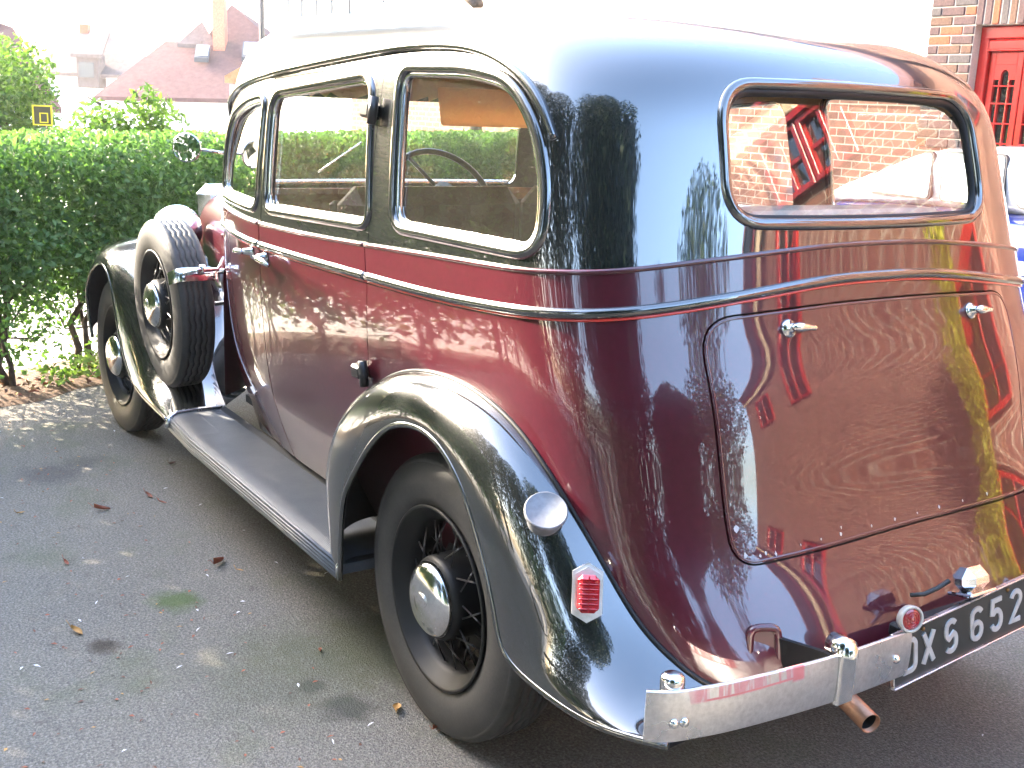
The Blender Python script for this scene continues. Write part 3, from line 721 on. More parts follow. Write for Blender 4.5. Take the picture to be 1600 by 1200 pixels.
# spare wheel clamp: chrome strap across the tread with a wing lever, and its arm
c0 = np.array([2.385, .775, .728]); a0 = R_(152)
cl = MB(); 
arc = []
for y in np.linspace(-.10, .098, 14):
    rr = .363-.035*max(0, (abs(y)-.05)/.05)**2*1.4
    arc.append((y, rr))
G = []
for da in np.linspace(-.075, .075, 6):
    G.append([c0+np.array([(rr+.006*(1-(da/.075)**2))*math.cos(a0+da), y, (rr+.006*(1-(da/.075)**2))*math.sin(a0+da)]) for y, rr in arc])
cl.grid(G); cl.grid([[q-np.array([math.cos(a0)*.008, 0, math.sin(a0)*.008]) for q in row] for row in G[::-1]])
CL = cl.build('spare_clamp', M_CHROME, CAR)
pa = c0+np.array([.373*math.cos(a0), 0, .373*math.sin(a0)])
lv = MB(); lv.tube([pa+np.array([-.008, .06, .0]), pa+np.array([-.016, .0, .012]), pa+np.array([-.016, -.08, .012]), pa+np.array([-.012, -.105, .06])], [.006, .009, .008, .005], 8)
lv.lathe([(0, .03), (.012, .027), (.016, .012), (.016, 0)], 14, c=tuple(pa+np.array([-.01, -.02, .004]))); lv.build('clamp_lever', M_CHROME, CL)
MB().tube([pa+np.array([.02, -.09, 0]), (2.06, .60, .90), (2.0, .5, .9)], .012, 8).tube([pa+np.array([.06, -.09, -.14]), (2.06, .58, .78), (2.0, .5, .78)], .009, 8).build('clamp_arm', M_CHROME, CL)
# ---- bonnet, scuttle, lamps, radiator
def loft(secs, mat, name, parent=CAR, n=40):
    G = []
    for x, w, z0, z1, e in secs:
        row = []
        for t in np.linspace(0, math.pi, n):
            c, q = math.cos(t), math.sin(t); row.append((x, w*math.copysign(abs(c)**(2/e), c), z0+(z1-z0)*abs(q)**(2/e)))
        row = [(x, w*1.0, .42)]+row+[(x, -w*1.0, .42)]; G.append(row)
    return MB().grid(G).build(name, mat, parent)
bon = loft([(1.97, .70, .75, 1.185, 4), (2.03, .62, .75, 1.185, 4), (2.12, .54, .75, 1.182, 4), (2.5, .48, .75, 1.165, 3.8), (3.0, .41, .75, 1.14, 3.6), (3.36, .355, .75, 1.12, 3.6)], M_MAROON, 'bonnet')
LVM = MB().box((0, 0, 0), (.03, .02, .26), bev=.006).mesh('louvre', M_MAROON)
for s in (1, -1):
    for k in range(12): add('louvre', LVM, bon, (2.35+.065*k, s*(.502-.0123*k), .84), (0, 0, -s*.15))
MB().box((3.42, 0, .78), (.12, .66, .72), bev=.05).build('radiator_shell', M_CHROME, CAR)
MB().tube([(2.15, 0, 1.186), (3.4, 0, 1.128)], .007, 8).build('bonnet_strip', M_CHROME, bon)
lamp = MB(); lamp.lathe([(0, -.15), (.03, -.146), (.065, -.125), (.095, -.085), (.112, -.03), (.118, 0), (.122, .004), (.120, .016), (.112, .020), (0, .032)], 40, ax='x')
LM = lamp.mesh('headlamp', M_CHROME)
for s in (1, -1):
    o = add('headlamp', LM, CAR, (3.20, s*.50, .935)); MB().tube([(3.18, s*.50, .85), (3.18, s*.48, .60)], .02, 8).build('lamp_post', M_BLACK, o).matrix_parent_inverse = Matrix.Translation((3.20, s*.50, .935)).inverted()
MB().tube([(3.72, y, .48-.03*(y/.8)**2) for y in np.linspace(-.82, .82, 20)], .03, 8).build('front_bumper', M_CHROME, CAR)
# door mirrors on stalks
mm = MB(); mm.lathe([(0, -.022), (.03, -.02), (.048, -.010), (.054, 0), (.055, .004), (.051, .006)], 32, ax='x')
MMB = mm.mesh('mirror_head', M_CHROME); MMG = MB().lathe([(0, .0), (.052, .0)], 32, ax='x').mesh('mirror_glass', M_MIRROR)
for s in (1, -1):
    t = MB().tube([(1.93, s*.70, 1.372), (1.955, s*.755, 1.378), (1.985, s*.82, 1.385)], .0055, 8).build('mirror_arm', M_CHROME, CAR)
    o = add('mirror_head', MMB, CAR, (1.985, s*.823, 1.387), (0, 0, math.pi-s*.62)); g_ = add('mirror_glass', MMG, o, (.005, 0, 0))

# ---- rear wing fittings
def onwing(s, t, lift=0.):
    i = s*(GW.shape[0]-1); j = t*(GW.shape[1]-1); i0, j0 = int(i), int(j); i1, j1 = min(i0+1, GW.shape[0]-1), min(j0+1, GW.shape[1]-1)
    P = GW[i0, j0]; du = GW[i1, j0]-GW[i0-1, j0]; dv = GW[i0, j1]-GW[i0, j0-1]; N = np.cross(du, dv); N /= np.linalg.norm(N)
    if N[1] < 0: N = -N
    return P+N*lift, N
def find_on_wing(px):
    """nearest wing point to a world-space target"""
    d = np.linalg.norm(GW-np.array(px), axis=2); i, j = np.unravel_index(np.argmin(d), d.shape); i = min(max(i, 1), GW.shape[0]-2); j = min(max(j, 1), GW.shape[1]-2)
    du = GW[i+1, j]-GW[i-1, j]; dv = GW[i, j+1]-GW[i, j-1]; N = np.cross(du, dv); N /= np.linalg.norm(N); N = N if N[1] > 0 else -N
    return GW[i, j], N
def frame_obj(o, P, Mx):
    T = Matrix.Identity(4)
    for i in range(3):
        for j in range(3): T[i][j] = Mx[i, j]
        T[i][3] = P[i]
    o.matrix_world = T

MB().box((-.36, 0, 1.352), (.24, .92, .03), bev=.012).box((-.40, .10, 1.372), (.13, .42, .022), bev=.01).box((-.38, -.25, 1.370), (.12, .26, .02), bev=.008).build('parcel_shelf', simple('pale_shelf_cloth', (.50, .45, .40), .9, sc=12, var=.25, bump=.3), CAR)
chips = MB(); _rc = np.random.default_rng(4)
for y, z, q in [(.515, .745, .008), (.505, .69, .006), (.47, .686, .004), (.455, .690, .004), (.43, .686, .005), (.36, .694, .003), (.30, .698, .003), (.24, .70, .0045), (.235, .713, .003), (.14, .702, .003), (.06, .705, .004), (-.02, .707, .003), (-.10, .708, .004), (-.19, .709, .003), (-.29, .710, .004)]:
    uv = inv([(y, z)], 'rear'); P = S(uv[:, 0], uv[:, 1])[0]; N = SN(uv[:, 0], uv[:, 1])[0]; Mx = normal_frame(P, N); a = np.linspace(0, 2*math.pi, 8, endpoint=False)
    chips.put([P+N*.0028+Mx@np.array([q*(1+.5*_rc.uniform(-1, 1))*math.cos(t)*.6, q*(1+.5*_rc.uniform(-1, 1))*math.sin(t), 0]) for t in a], [tuple(range(8))], 0, False)
o = chips.build('paint_chip', simple('bare_primer', (.42, .40, .40), .6), LIDO); o['kind'] = 'stuff'
# ---- fittings at the back
M_BRIGHT = chrome('dull_bright_metal', (.80, .80, .80), .38, .2)
FUEL_P, LAMP_P = (-.482, .838, .738), (-.598, .808, .612)
P, N = find_on_wing(FUEL_P); N = np.array([-.52, .30, .80]); N /= np.linalg.norm(N)
fc = MB(); fc.lathe([(.038, -.03), (.040, -.006), (.044, 0), (.0465, .004), (.0470, .013), (.0455, .0158), (.0435, .0158), (.0425, .0148), (0, .0148)], 44)
o = fc.build('fuel_filler_cap', M_CAP, CAR); frame_obj(o, P+N*.012, normal_frame(P, N))
P, N = find_on_wing(LAMP_P); N = np.array([-.80, .52, .30]); N /= np.linalg.norm(N); Mx = normal_frame(P, N)
tl = MB(); hexo = [(0, .062), (.032, .044), (.032, -.044), (0, -.062), (-.032, -.044), (-.032, .044)]
tl.prism(hexo, .012, c=(0, 0, -.002)); tl.prism([(x*.84, y*.88) for x, y in hexo], .006, c=(0, 0, .010)); tl.box((0, 0, -.03), (.05, .08, .06), bev=.01)
TL = tl.build('tail_lamp', M_BRIGHT, CAR); frame_obj(TL, P+N*.010, Mx)
ln_ = MB(); ln_.box((0, .0, .024), (.046, .078, .034), bev=.010)
for k in range(7): ln_.box((0, -.030+.010*k, .041), (.040, .0045, .004), bev=.0015)
ln_.box((0, 0, .042), (.003, .074, .004))
o = ln_.build('lens', M_LENS, TL)
# quarter bumpers
def blade(s):
    path = np.array([(-.948, .942, .549), (-.972, .905, .549), (-.986, .85, .549), (-1.0, .75, .548), (-1.006, .56, .542), (-1.002, .42, .538), (-.995, .288, .536)])
    q = np.linspace(0, 1, len(path)); tt = np.linspace(0, 1, 50); P = np.stack([spline(q, path[:, i])(tt) for i in range(3)], 1)*np.array([1, s, 1])
    T = np.gradient(P, axis=0); T /= np.linalg.norm(T, axis=1, keepdims=True); O = np.cross(T, [0, 0, 1.]); O *= np.sign(-(O[25][0])) or 1
    fr_ = [(.0075, -.0485), (.0100, -.030), (.0112, 0), (.0100, .030), (.0075, .0485)]; bk = [(-.001, .0485), (-.001, -.0485)]; b = MB()
    for prof, sm in ((fr_, True), ([fr_[-1], (.0055, .0505), (.001, .0505), bk[0]], True), (bk, False), ([bk[1], (.001, -.0505), (.0055, -.0505), fr_[0]], True)):
        G = [[P[i]+O[i]*a+np.array([0, 0, c]) for a, c in prof] for i in range(50)]; b.grid(G if s > 0 else G[::-1], smooth=sm)
    ring = fr_+[(.0055, .0505), (.001, .0505)]+bk+[(.001, -.0505), (.0055, -.0505)]
    for i in (0, 49): b.put([P[i]+O[i]*a+np.array([0, 0, c]) for a, c in ring], [tuple(range(len(ring)))], 0, False)
    B = b.build('rear_bumper', M_BUMPER, CAR)
    dome = MB().lathe([(.0095, -.002), (.0095, .002), (.007, .006), (.003, .008), (0, .0083)], 18).mesh('bolt', M_CHROME)
    def at(f): i = int(f*49); return P[i]+O[i]*.011, O[i]
    for f, dz in ((.19, -.010), (.262, -.010), (.955, 0)):
        Q, N = at(f); o = add('bolt', dome, B); frame_obj(o, Q+np.array([0, 0, dz]), normal_frame(Q, N))
    Q, N = at(.745); k = MB(); k.box((0, 0, 0), (.048, .112, .014), bev=.004); k.tube([(.0, .058, .004), (0, .058, -.04)], .022, 16); k.lathe([(0, .030), (.014, .026), (.022, .014), (.024, 0)], 20, M=[[1, 0, 0], [0, 0, 1], [0, -1, 0]], c=(0, .048, -.004))
    o = k.build('bumper_clamp', M_CHROME, B); frame_obj(o, Q, normal_frame(Q, N))
    k = MB(); k.lathe([(.0, .030), (.012, .029), (.0205, .024), (.0225, .017), (.0225, -.06), (.0, -.06)], 24); k.build('end_cap', M_CHROME, B, tuple(P[10]-O[10]*.022+np.array([0, 0, .042])))
    # iron from the chassis to the clamp
    st = Q-N*.02
    b = MB(); pth = [(-.72, s*.50, .50), (-.86, s*.485, .515), tuple(st+np.array([.03, 0, 0])), tuple(st)]
    for a, c in zip(pth[:-1], pth[1:]):
        a = np.array(a); c = np.array(c); d = c-a; L = np.linalg.norm(d); X = d/L; Y = np.cross([0, 0, 1], X); Y /= np.linalg.norm(Y); Z = np.cross(X, Y)
        b.box((a+c)/2, (L+.012, .012, .062), M=np.stack([X, Y, Z], 1))
    b.build('bumper_iron', M_RIM, B)
    k = MB(); pts = rpoly([(-.034, -.05), (.034, -.05), (.030, .05), (-.030, .05)], .02, 5)
    k.tube([(x, y, .004) for x, y in pts], .009, 8, True); k.prism([tuple(p) for p in shrink(pts, .004)], .004)
    Pk = np.array([-.815, s*.515, .512]); Nk = np.array([-.85, s*.38, .20]); o = k.build('iron_socket', M_MAROON, CAR); frame_obj(o, Pk+.006*Nk, normal_frame(Pk, Nk))
    return B
def bumper_mat():
    b = NB('scuffed_bumper'); v = b.coord(); n = b.noise(90, 5, .65, v); n2 = b.noise(9, 3, .5, v)
    c = b.ramp(n.outputs[0], [(.25, (.50, .50, .51)), (.7, (.70, .70, .71))])
    # red paint scrapes near the outer end of the upper edge: short streaks
    tc = b.n('ShaderNodeTexCoord'); sx = b.n('ShaderNodeSeparateXYZ'); b.l(tc.outputs['Object'], sx.inputs[0])
    def box(lo, hi, ax, soft):
        a = b.n('ShaderNodeMapRange'); a.inputs[1].default_value = lo-soft; a.inputs[2].default_value = lo; b.l(sx.outputs[ax], a.inputs[0])
        d = b.n('ShaderNodeMapRange'); d.inputs[1].default_value = hi; d.inputs[2].default_value = hi+soft; d.inputs[3].default_value = 1; d.inputs[4].default_value = 0; b.l(sx.outputs[ax], d.inputs[0])
        m = b.n('ShaderNodeMath', operation='MULTIPLY'); b.l(a.outputs[0], m.inputs[0]); b.l(d.outputs[0], m.inputs[1]); return m.outputs[0]
    def mul(a, c_):
        m = b.n('ShaderNodeMath', operation='MULTIPLY'); b.l(a, m.inputs[0]); b.l(c_, m.inputs[1]); return m.outputs[0]
    mp = b.n('ShaderNodeMapping'); mp.inputs['Scale'].default_value = (8, 62, 9); b.l(tc.outputs['Object'], mp.inputs[0])
    s1 = b.noise(1, 2, .5, mp.outputs[0]); st = b.ramp(s1.outputs[0], [(.47, 0.0), (.56, .8)])
    reg = mul(box(.62, .86, 'Y', .03), box(.575, .594, 'Z', .006)); strip = mul(box(.615, .64, 'Y', .006), box(.57, .60, 'Z', .006)); low = mul(box(.64, .84, 'Y', .02), box(.573, .576, 'Z', .0015))
    mx = b.n('ShaderNodeMath', operation='MAXIMUM'); b.l(mul(reg, st), mx.inputs[0]); b.l(strip, mx.inputs[1]); mx2 = b.n('ShaderNodeMath', operation='MAXIMUM'); b.l(mx.outputs[0], mx2.inputs[0]); b.l(low, mx2.inputs[1])
    hf = b.n('ShaderNodeMath', operation='MULTIPLY'); hf.inputs[1].default_value = .75; b.l(mx2.outputs[0], hf.inputs[0])
    b.l(b.mix(c, (.55, .05, .04), hf.outputs[0]), b.b.inputs['Base Color'])
    m1 = b.n('ShaderNodeMath', operation='SUBTRACT'); m1.inputs[0].default_value = 1; b.l(hf.outputs[0], m1.inputs[1]); b.l(m1.outputs[0], b.b.inputs['Metallic'])
    b.l(b.ramp(n2.outputs[0], [(.3, .24), (.75, .42)]), b.b.inputs['Roughness']); return b.m
M_BUMPER = bumper_mat()
BUMP = [blade(s) for s in (1, -1)]
# round reflectors on the bumper ends
for s in (1,):
    rf = MB().lathe([(0, -.014), (.022, -.014), (.0275, -.008), (.0285, .004), (.0275, .007), (.0225, .006), (.022, .003)], 32).build('reflector', M_CREAM, CAR)
    frame_obj(rf, np.array([-1.0, .295, .612]), normal_frame(None, np.array([-.95, .25, .12])))
    l2 = MB().lathe([(.0225, .003), (.018, .0065), (.0, .009)], 32)
    for rr in (.006, .012, .017): l2.tube([(rr*math.cos(a), rr*math.sin(a), .0085-.0018*(rr/.017)**2) for a in np.linspace(0, 2*math.pi, 24, endpoint=False)], .0012, 5, True)
    l2.build('lens', M_LENS, rf)
# number plate with raised characters
PLX, PLY0, PLY1, PLZ0, PLZ1 = -.968, .30, -.30, .470, .592
pl = MB(); pl.box((0, 0, 0), (.010, PLY0-PLY1, PLZ1-PLZ0), bev=.002)
PL = pl.build('number_plate', M_PLATE, CAR, (PLX, 0, (PLZ0+PLZ1)/2), (R_(-5.5), R_(4), 0))
fr = MB(); hy, hz = (PLY0-PLY1)/2, (PLZ1-PLZ0)/2
for z in (hz, -hz): fr.box((-.005, 0, z), (.012, 2*hy, .005), bev=.0015)
for y in (hy, -hy): fr.box((-.0045, y, 0), (.011, .005, 2*hz-.008), bev=.0015)
fr.build('plate_border', M_ALU, PL)
def arc(cx, cy, rx, ry, a0, a1, n=9): return [(cx+rx*math.cos(R_(a)), cy+ry*math.sin(R_(a))) for a in np.linspace(a0, a1, n)]
w_, h_ = .046, .083; hw, hh = w_/2-.0065, h_/2-.0065
GLY = {'D': [[(-hw, -hh), (-hw, hh)]+arc(hw-.015, hh-.015, .015, .015, 90, 0)+arc(hw-.015, -hh+.015, .015, .015, 0, -90)+[(-hw, -hh)]],
       'X': [[(-hw, hh), (hw, -hh)], [(hw, hh), (-hw, -hh)]],
       'S': [arc(0, hh/2, hw, hh/2, 38, 180)+arc(-hw+.014, hh/2-.006, .014, .018, 180, 250, 5)+[(0, 0)]+arc(hw-.014, -hh/2+.006, .014, .018, 70, 0, 5)+arc(0, -hh/2, hw, hh/2, 0, -142)],
       '6': [arc(0, hh/2+.004, hw, hh/2-.004, 20, 180)+[(-hw, 0), (-hw, -hh/2)]+arc(0, -hh/2, hw, hh/2, 180, 360)+arc(0, -hh/2+.003, hw, hh/2, 0, 165)],
       '5': [[(hw, hh), (-hw+.002, hh), (-hw, .006)]+arc(0, -hh/2+.004, hw, hh/2+.006, 130, 0)+arc(0, -hh/2+.002, hw, hh/2+.002, 0, -160)],
       '2': [arc(0, hh/2, hw, hh/2, 165, 0)+arc(0, hh/2, hw, hh/2, 0, -40, 5)+[(-hw, -hh), (hw, -hh)]]}
def glyph(ch, wd=.0125, dp=.0028):
    b = MB()
    for k, path in enumerate(GLY[ch]):
        P = [path[0]]
        for q in path[1:]:
            if math.hypot(q[0]-P[-1][0], q[1]-P[-1][1]) > .002: P.append(q)
        P = np.array(P); cl = np.linalg.norm(P[0]-P[-1]) < .003
        if cl: P = P[:-1]
        n = len(P); L, Rr = [], []
        for i in range(n):
            a = P[i-1] if (i > 0 or cl) else P[i]; c = P[(i+1) % n] if (i < n-1 or cl) else P[i]
            t1 = P[i]-a; t2 = c-P[i]; t1 = t1/(np.linalg.norm(t1)+1e-9); t2 = t2/(np.linalg.norm(t2)+1e-9)
            if i == 0 and not cl: t1 = t2
            if i == n-1 and not cl: t2 = t1
            nn = np.array([-(t1+t2)[1], (t1+t2)[0]]); nn /= np.linalg.norm(nn)+1e-9; m = min(1.35, 1/max(.5, abs(nn@np.array([-t1[1], t1[0]]))))
            L.append(P[i]+nn*wd/2*m); Rr.append(P[i]-nn*wd/2*m)
        dz = dp+k*.0003
        V = [(x, y, z) for S_, sc, z in ((L, 1, 0), (L, .86, dz), (Rr, .86, dz), (Rr, 1, 0)) for (x, y), (px, py) in zip(S_, P) for x, y in [(px+(x-px)*sc, py+(y-py)*sc)]]
        F = []
        for i in range(n if cl else n-1):
            j = (i+1) % n
            for q in range(3): F.append((q*n+i, q*n+j, (q+1)*n+j, (q+1)*n+i))
        if not cl: F += [(0, n, 2*n, 3*n), (n-1, 4*n-1, 3*n-1, 2*n-1)]
        b.put(V, F, 0, False)
    return b.mesh('character', M_SILVER)
for ch, y in zip('DXS652', (.246, .187, .112, .024, -.046, -.116)):
    o = add('character', glyph(ch), PL, (-.0052, y, 0)); o.rotation_euler = (R_(90), 0, R_(-90))
scw = MB().lathe([(.005, 0), (.005, .002), (.003, .004), (0, .0045)], 12, M=[[0, 0, -1], [0, 1, 0], [1, 0, 0]]).mesh('plate_screw', simple('rusty_screw', (.20, .10, .03), .6, .5))
for y, z in ((.205, .047), (-.085, .047)): add('plate_screw', scw, PL, (-.005, y, z))
MB().box((-.93, 0, .545), (.03, .50, .03), bev=.005).box((-.90, .15, .5), (.12, .03, .02)).box((-.90, -.15, .5), (.12, .03, .02)).build('plate_bracket', M_RIM, CAR)
# chrome plate lamp with its cable
lp = MB(); lp.box((0, 0, 0), (.060, .086, .056), bev=.021); lp.box((.0, 0, -.028), (.064, .090, .008), bev=.003)
LP = lp.build('plate_lamp', M_CHROME, CAR, (-.955, .04, .632), (0, R_(14), 0))
cb = MB().tube([(-.93, .08, .625), (-.925, .11, .612), (-.915, .14, .600), (-.90, .165, .597)], .005, 8).build('lamp_cable', M_RUBBER, CAR)
# exhaust
ex = MB(); n = 28
ex.lathe([(.0225, .50), (.0225, 0), (.0205, 0), (.0200, .12)], 28, ax='x'); EX = ex.build('exhaust_pipe', M_COPPER, CAR, (-1.0, .378, .398), (0, R_(-6), R_(-14)))
MB().lathe([(.0203, .012), (.0195, .16), (0, .161)], 24, ax='x').build('bore', M_MATT, EX)
# ================================================================ SURROUNDINGS
F0 = np.array([math.cos(YAW), math.sin(YAW)]); R0 = np.array([math.sin(YAW), -math.cos(YAW)])     # view heading and its right hand, on the ground
def loc(a, d, z=0.): q = CAM_P[:2]+F0*d+R0*a; return np.array([q[0], q[1], z])
def asphalt():
    b = NB('asphalt'); v = b.coord(); n0 = b.noise(.55, 4, .55, v); n1 = b.noise(2.2, 6, .65, v); n2 = b.noise(120, 3, .7, v); n3 = b.noise(11, 5, .65, v)
    vo = b.n('ShaderNodeTexVoronoi'); vo.inputs['Scale'].default_value = 210; b.l(v, vo.inputs['Vector'])
    c = b.ramp(n2.outputs[0], [(.30, (.052, .047, .038)), (.5, (.152, .134, .106)), (.72, (.32, .295, .25))])
    st = b.ramp(vo.outputs['Color'], [(.55, (.12, .114, .107)), (.95, (.32, .31, .29))]); c = b.mix(c, st, .35)
    c = b.mix(c, b.ramp(n0.outputs[0], [(.3, (.66, .66, .66)), (.7, (1.12, 1.08, 1.0))]), .6, 'MULTIPLY')
    moss = b.ramp(n1.outputs[0], [(.52, 0.0), (.70, .55)]); c = b.mix(c, (.085, .095, .045), moss)
    dirt = b.ramp(n3.outputs[0], [(.60, 0.0), (.74, .5)]); c = b.mix(c, (.06, .045, .034), dirt)
    # oil spots and a moss patch, each with its own place
    sx = b.n('ShaderNodeTexCoord')
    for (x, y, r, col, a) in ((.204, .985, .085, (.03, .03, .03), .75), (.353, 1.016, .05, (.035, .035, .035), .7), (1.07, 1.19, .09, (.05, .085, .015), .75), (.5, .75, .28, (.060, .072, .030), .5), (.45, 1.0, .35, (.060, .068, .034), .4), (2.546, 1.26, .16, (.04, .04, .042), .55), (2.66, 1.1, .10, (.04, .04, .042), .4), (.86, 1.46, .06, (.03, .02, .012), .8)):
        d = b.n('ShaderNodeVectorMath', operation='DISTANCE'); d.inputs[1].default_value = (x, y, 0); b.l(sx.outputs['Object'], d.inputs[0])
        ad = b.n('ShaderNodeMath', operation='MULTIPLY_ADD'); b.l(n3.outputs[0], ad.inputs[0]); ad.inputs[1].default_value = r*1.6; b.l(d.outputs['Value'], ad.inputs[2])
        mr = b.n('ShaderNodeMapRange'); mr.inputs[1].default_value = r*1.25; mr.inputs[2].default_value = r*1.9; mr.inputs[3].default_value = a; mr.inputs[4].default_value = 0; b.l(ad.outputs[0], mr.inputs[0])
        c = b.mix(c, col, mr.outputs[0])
    b.l(c, b.b.inputs['Base Color']); b.set(Roughness=.8, Specular_IOR_Level=.25)
    h = b.n('ShaderNodeMath', operation='ADD'); b.l(n2.outputs[0], h.inputs[0]); b.l(vo.outputs['Distance'], h.inputs[1]); b.bump(h.outputs[0], .55, .006); return b.m
M_ASPHALT = asphalt()
def sheet(name, pts, z, mat, label=None):
    b = MB(); b.put([(x, y, z) for x, y in pts], [tuple(range(len(pts)))], 0, False); return tag(b.build(name, mat), kind='structure')
HB = np.array([3.905, 1.215]); HD = np.array([.462, -.887]); HN = np.array([.887, .462])   # hedge foot line, its direction, its outward side
def hp(t, o, z=0.): q = HB+HD*t+HN*o; return (q[0], q[1], z)
drive = [(-14, 14), hp(-14, .12)[:2], hp(8.5, .12)[:2], (7.2, -6.4), (-14, -6.4)]
sheet('driveway', drive, 0, M_ASPHALT)
# the sheet of land: level by the house, falling away beyond the road
b = MB(); ds = [-60, 4.5, 14, 26, 60, 95]; zs = [-.012, -.012, -.10, -1.0, -2.6, -3.5]; As = [-95, -60, -20, 0, 20, 60, 95]
G = []
for d, z in zip(ds, zs):
    row = []
    for a in As:
        q = HB+HN*(d if d > 0 else d)+HD*a; row.append((q[0], q[1], z))
    G.append(row)
b.grid(G, smooth=False); tag(b.build('ground', simple('pale_ground', (.24, .23, .20), .9, sc=3, bump=.2)), kind='structure')
M_PAVE = simple('pale_pavement', (.40, .375, .34), .85, sc=25, bump=.15)
sheet('pavement', [hp(-16, .45)[:2], hp(16, .45)[:2], hp(16, 2.6)[:2], hp(-16, 2.6)[:2]], .004, M_PAVE)
sheet('road', [hp(-40, 2.7)[:2], hp(40, 2.7)[:2], hp(40, 8.5)[:2], hp(-40, 8.5)[:2]], .002, simple('road_asphalt', (.17, .165, .16), .85, sc=60, bump=.2))
# strip of earth and litter at the hedge foot
b = MB(); n = 90; G = []
for i in range(n):
    t = -3+i*12/n; w = .10+.05*math.sin(i*1.7)+.04*math.sin(i*.61); G.append([hp(t, -.10-w*.5, .002), hp(t, .02, .035+.02*math.sin(i*2.3)), hp(t, .22, .03+.015*math.sin(i*1.3)), hp(t, .45, .001)])
b.grid(G); tag(b.build('earth_strip', simple('leafy_earth', (.085, .045, .022), .95, sc=40, var=.6, bump=.6)), kind='structure')

# ---- leaves
def leaf_mat(name, c1, c2, trans=.45):
    b = NB(name); b.t.nodes.remove(b.b); g = b.n('ShaderNodeNewGeometry'); v = b.coord(); n = b.noise(1.6, 3, .6, v)
    rp = b.ramp(g.outputs['Random Per Island'], [(.1, c1), (.9, c2)]); rp = b.mix(rp, b.ramp(n.outputs[0], [(.3, (.6, .65, .6)), (.7, (1.2, 1.2, 1.1))]), .8, 'MULTIPLY')
    p_ = b.n('ShaderNodeBsdfPrincipled'); b.l(rp, p_.inputs['Base Color']); p_.inputs['Roughness'].default_value = .5; p_.inputs['Specular IOR Level'].default_value = .3
    tr = b.n('ShaderNodeBsdfTranslucent'); b.l(b.mix(rp, (1.25, 1.45, .75), 1, 'MULTIPLY'), tr.inputs[0])
    m = b.n('ShaderNodeMixShader'); m.inputs[0].default_value = trans; b.l(p_.outputs[0], m.inputs[1]); b.l(tr.outputs[0], m.inputs[2]); b.l(m.outputs[0], b.out.inputs[0]); return b.m
M_PRIVET = leaf_mat('privet_leaf', (.055, .110, .036), (.125, .215, .075)); M_LEAF = leaf_mat('tree_leaf', (.05, .10, .02), (.12, .19, .045))
M_CONIF = leaf_mat('conifer_leaf', (.010, .026, .010), (.028, .052, .018), .1); M_SHRUB = leaf_mat('shrub_leaf', (.09, .16, .035), (.2, .27, .08))
M_BARK = simple('bark', (.075, .055, .04), .9, sc=40, var=.5, bump=.6)
def leaves(P, N, L, W, rng, bend=.25):
    """one folded four-cornered leaf at each point"""
    n = len(P); A = rng.normal(size=(n, 3)); A -= N*(A*N).sum(1, keepdims=True); A /= np.linalg.norm(A, axis=1, keepdims=True); B = np.cross(N, A)
    L = L*rng.uniform(.7, 1.25, (n, 1)); W = W*rng.uniform(.7, 1.25, (n, 1))
    V = np.stack([P-A*L/2, P+B*W/2+N*W*bend, P+A*L/2-N*L*.1, P-B*W/2+N*W*bend], 1).reshape(-1, 3); k = np.arange(n)[:, None]*4
    return V, np.concatenate([k+np.array([[0, 1, 2]]), k+np.array([[0, 2, 3]])])
def unit(a): return a/np.maximum(np.linalg.norm(a, axis=1, keepdims=True), 1e-9)
def vnoise(P, f, seed=0):
    out = np.zeros(len(P)); r = np.random.default_rng(seed)
    for k in range(5):
        w = r.normal(size=3)*f*(1+.5*k); out += np.sin(P@w+r.uniform(0, 6.3))/(1+.4*k)
    return out/3
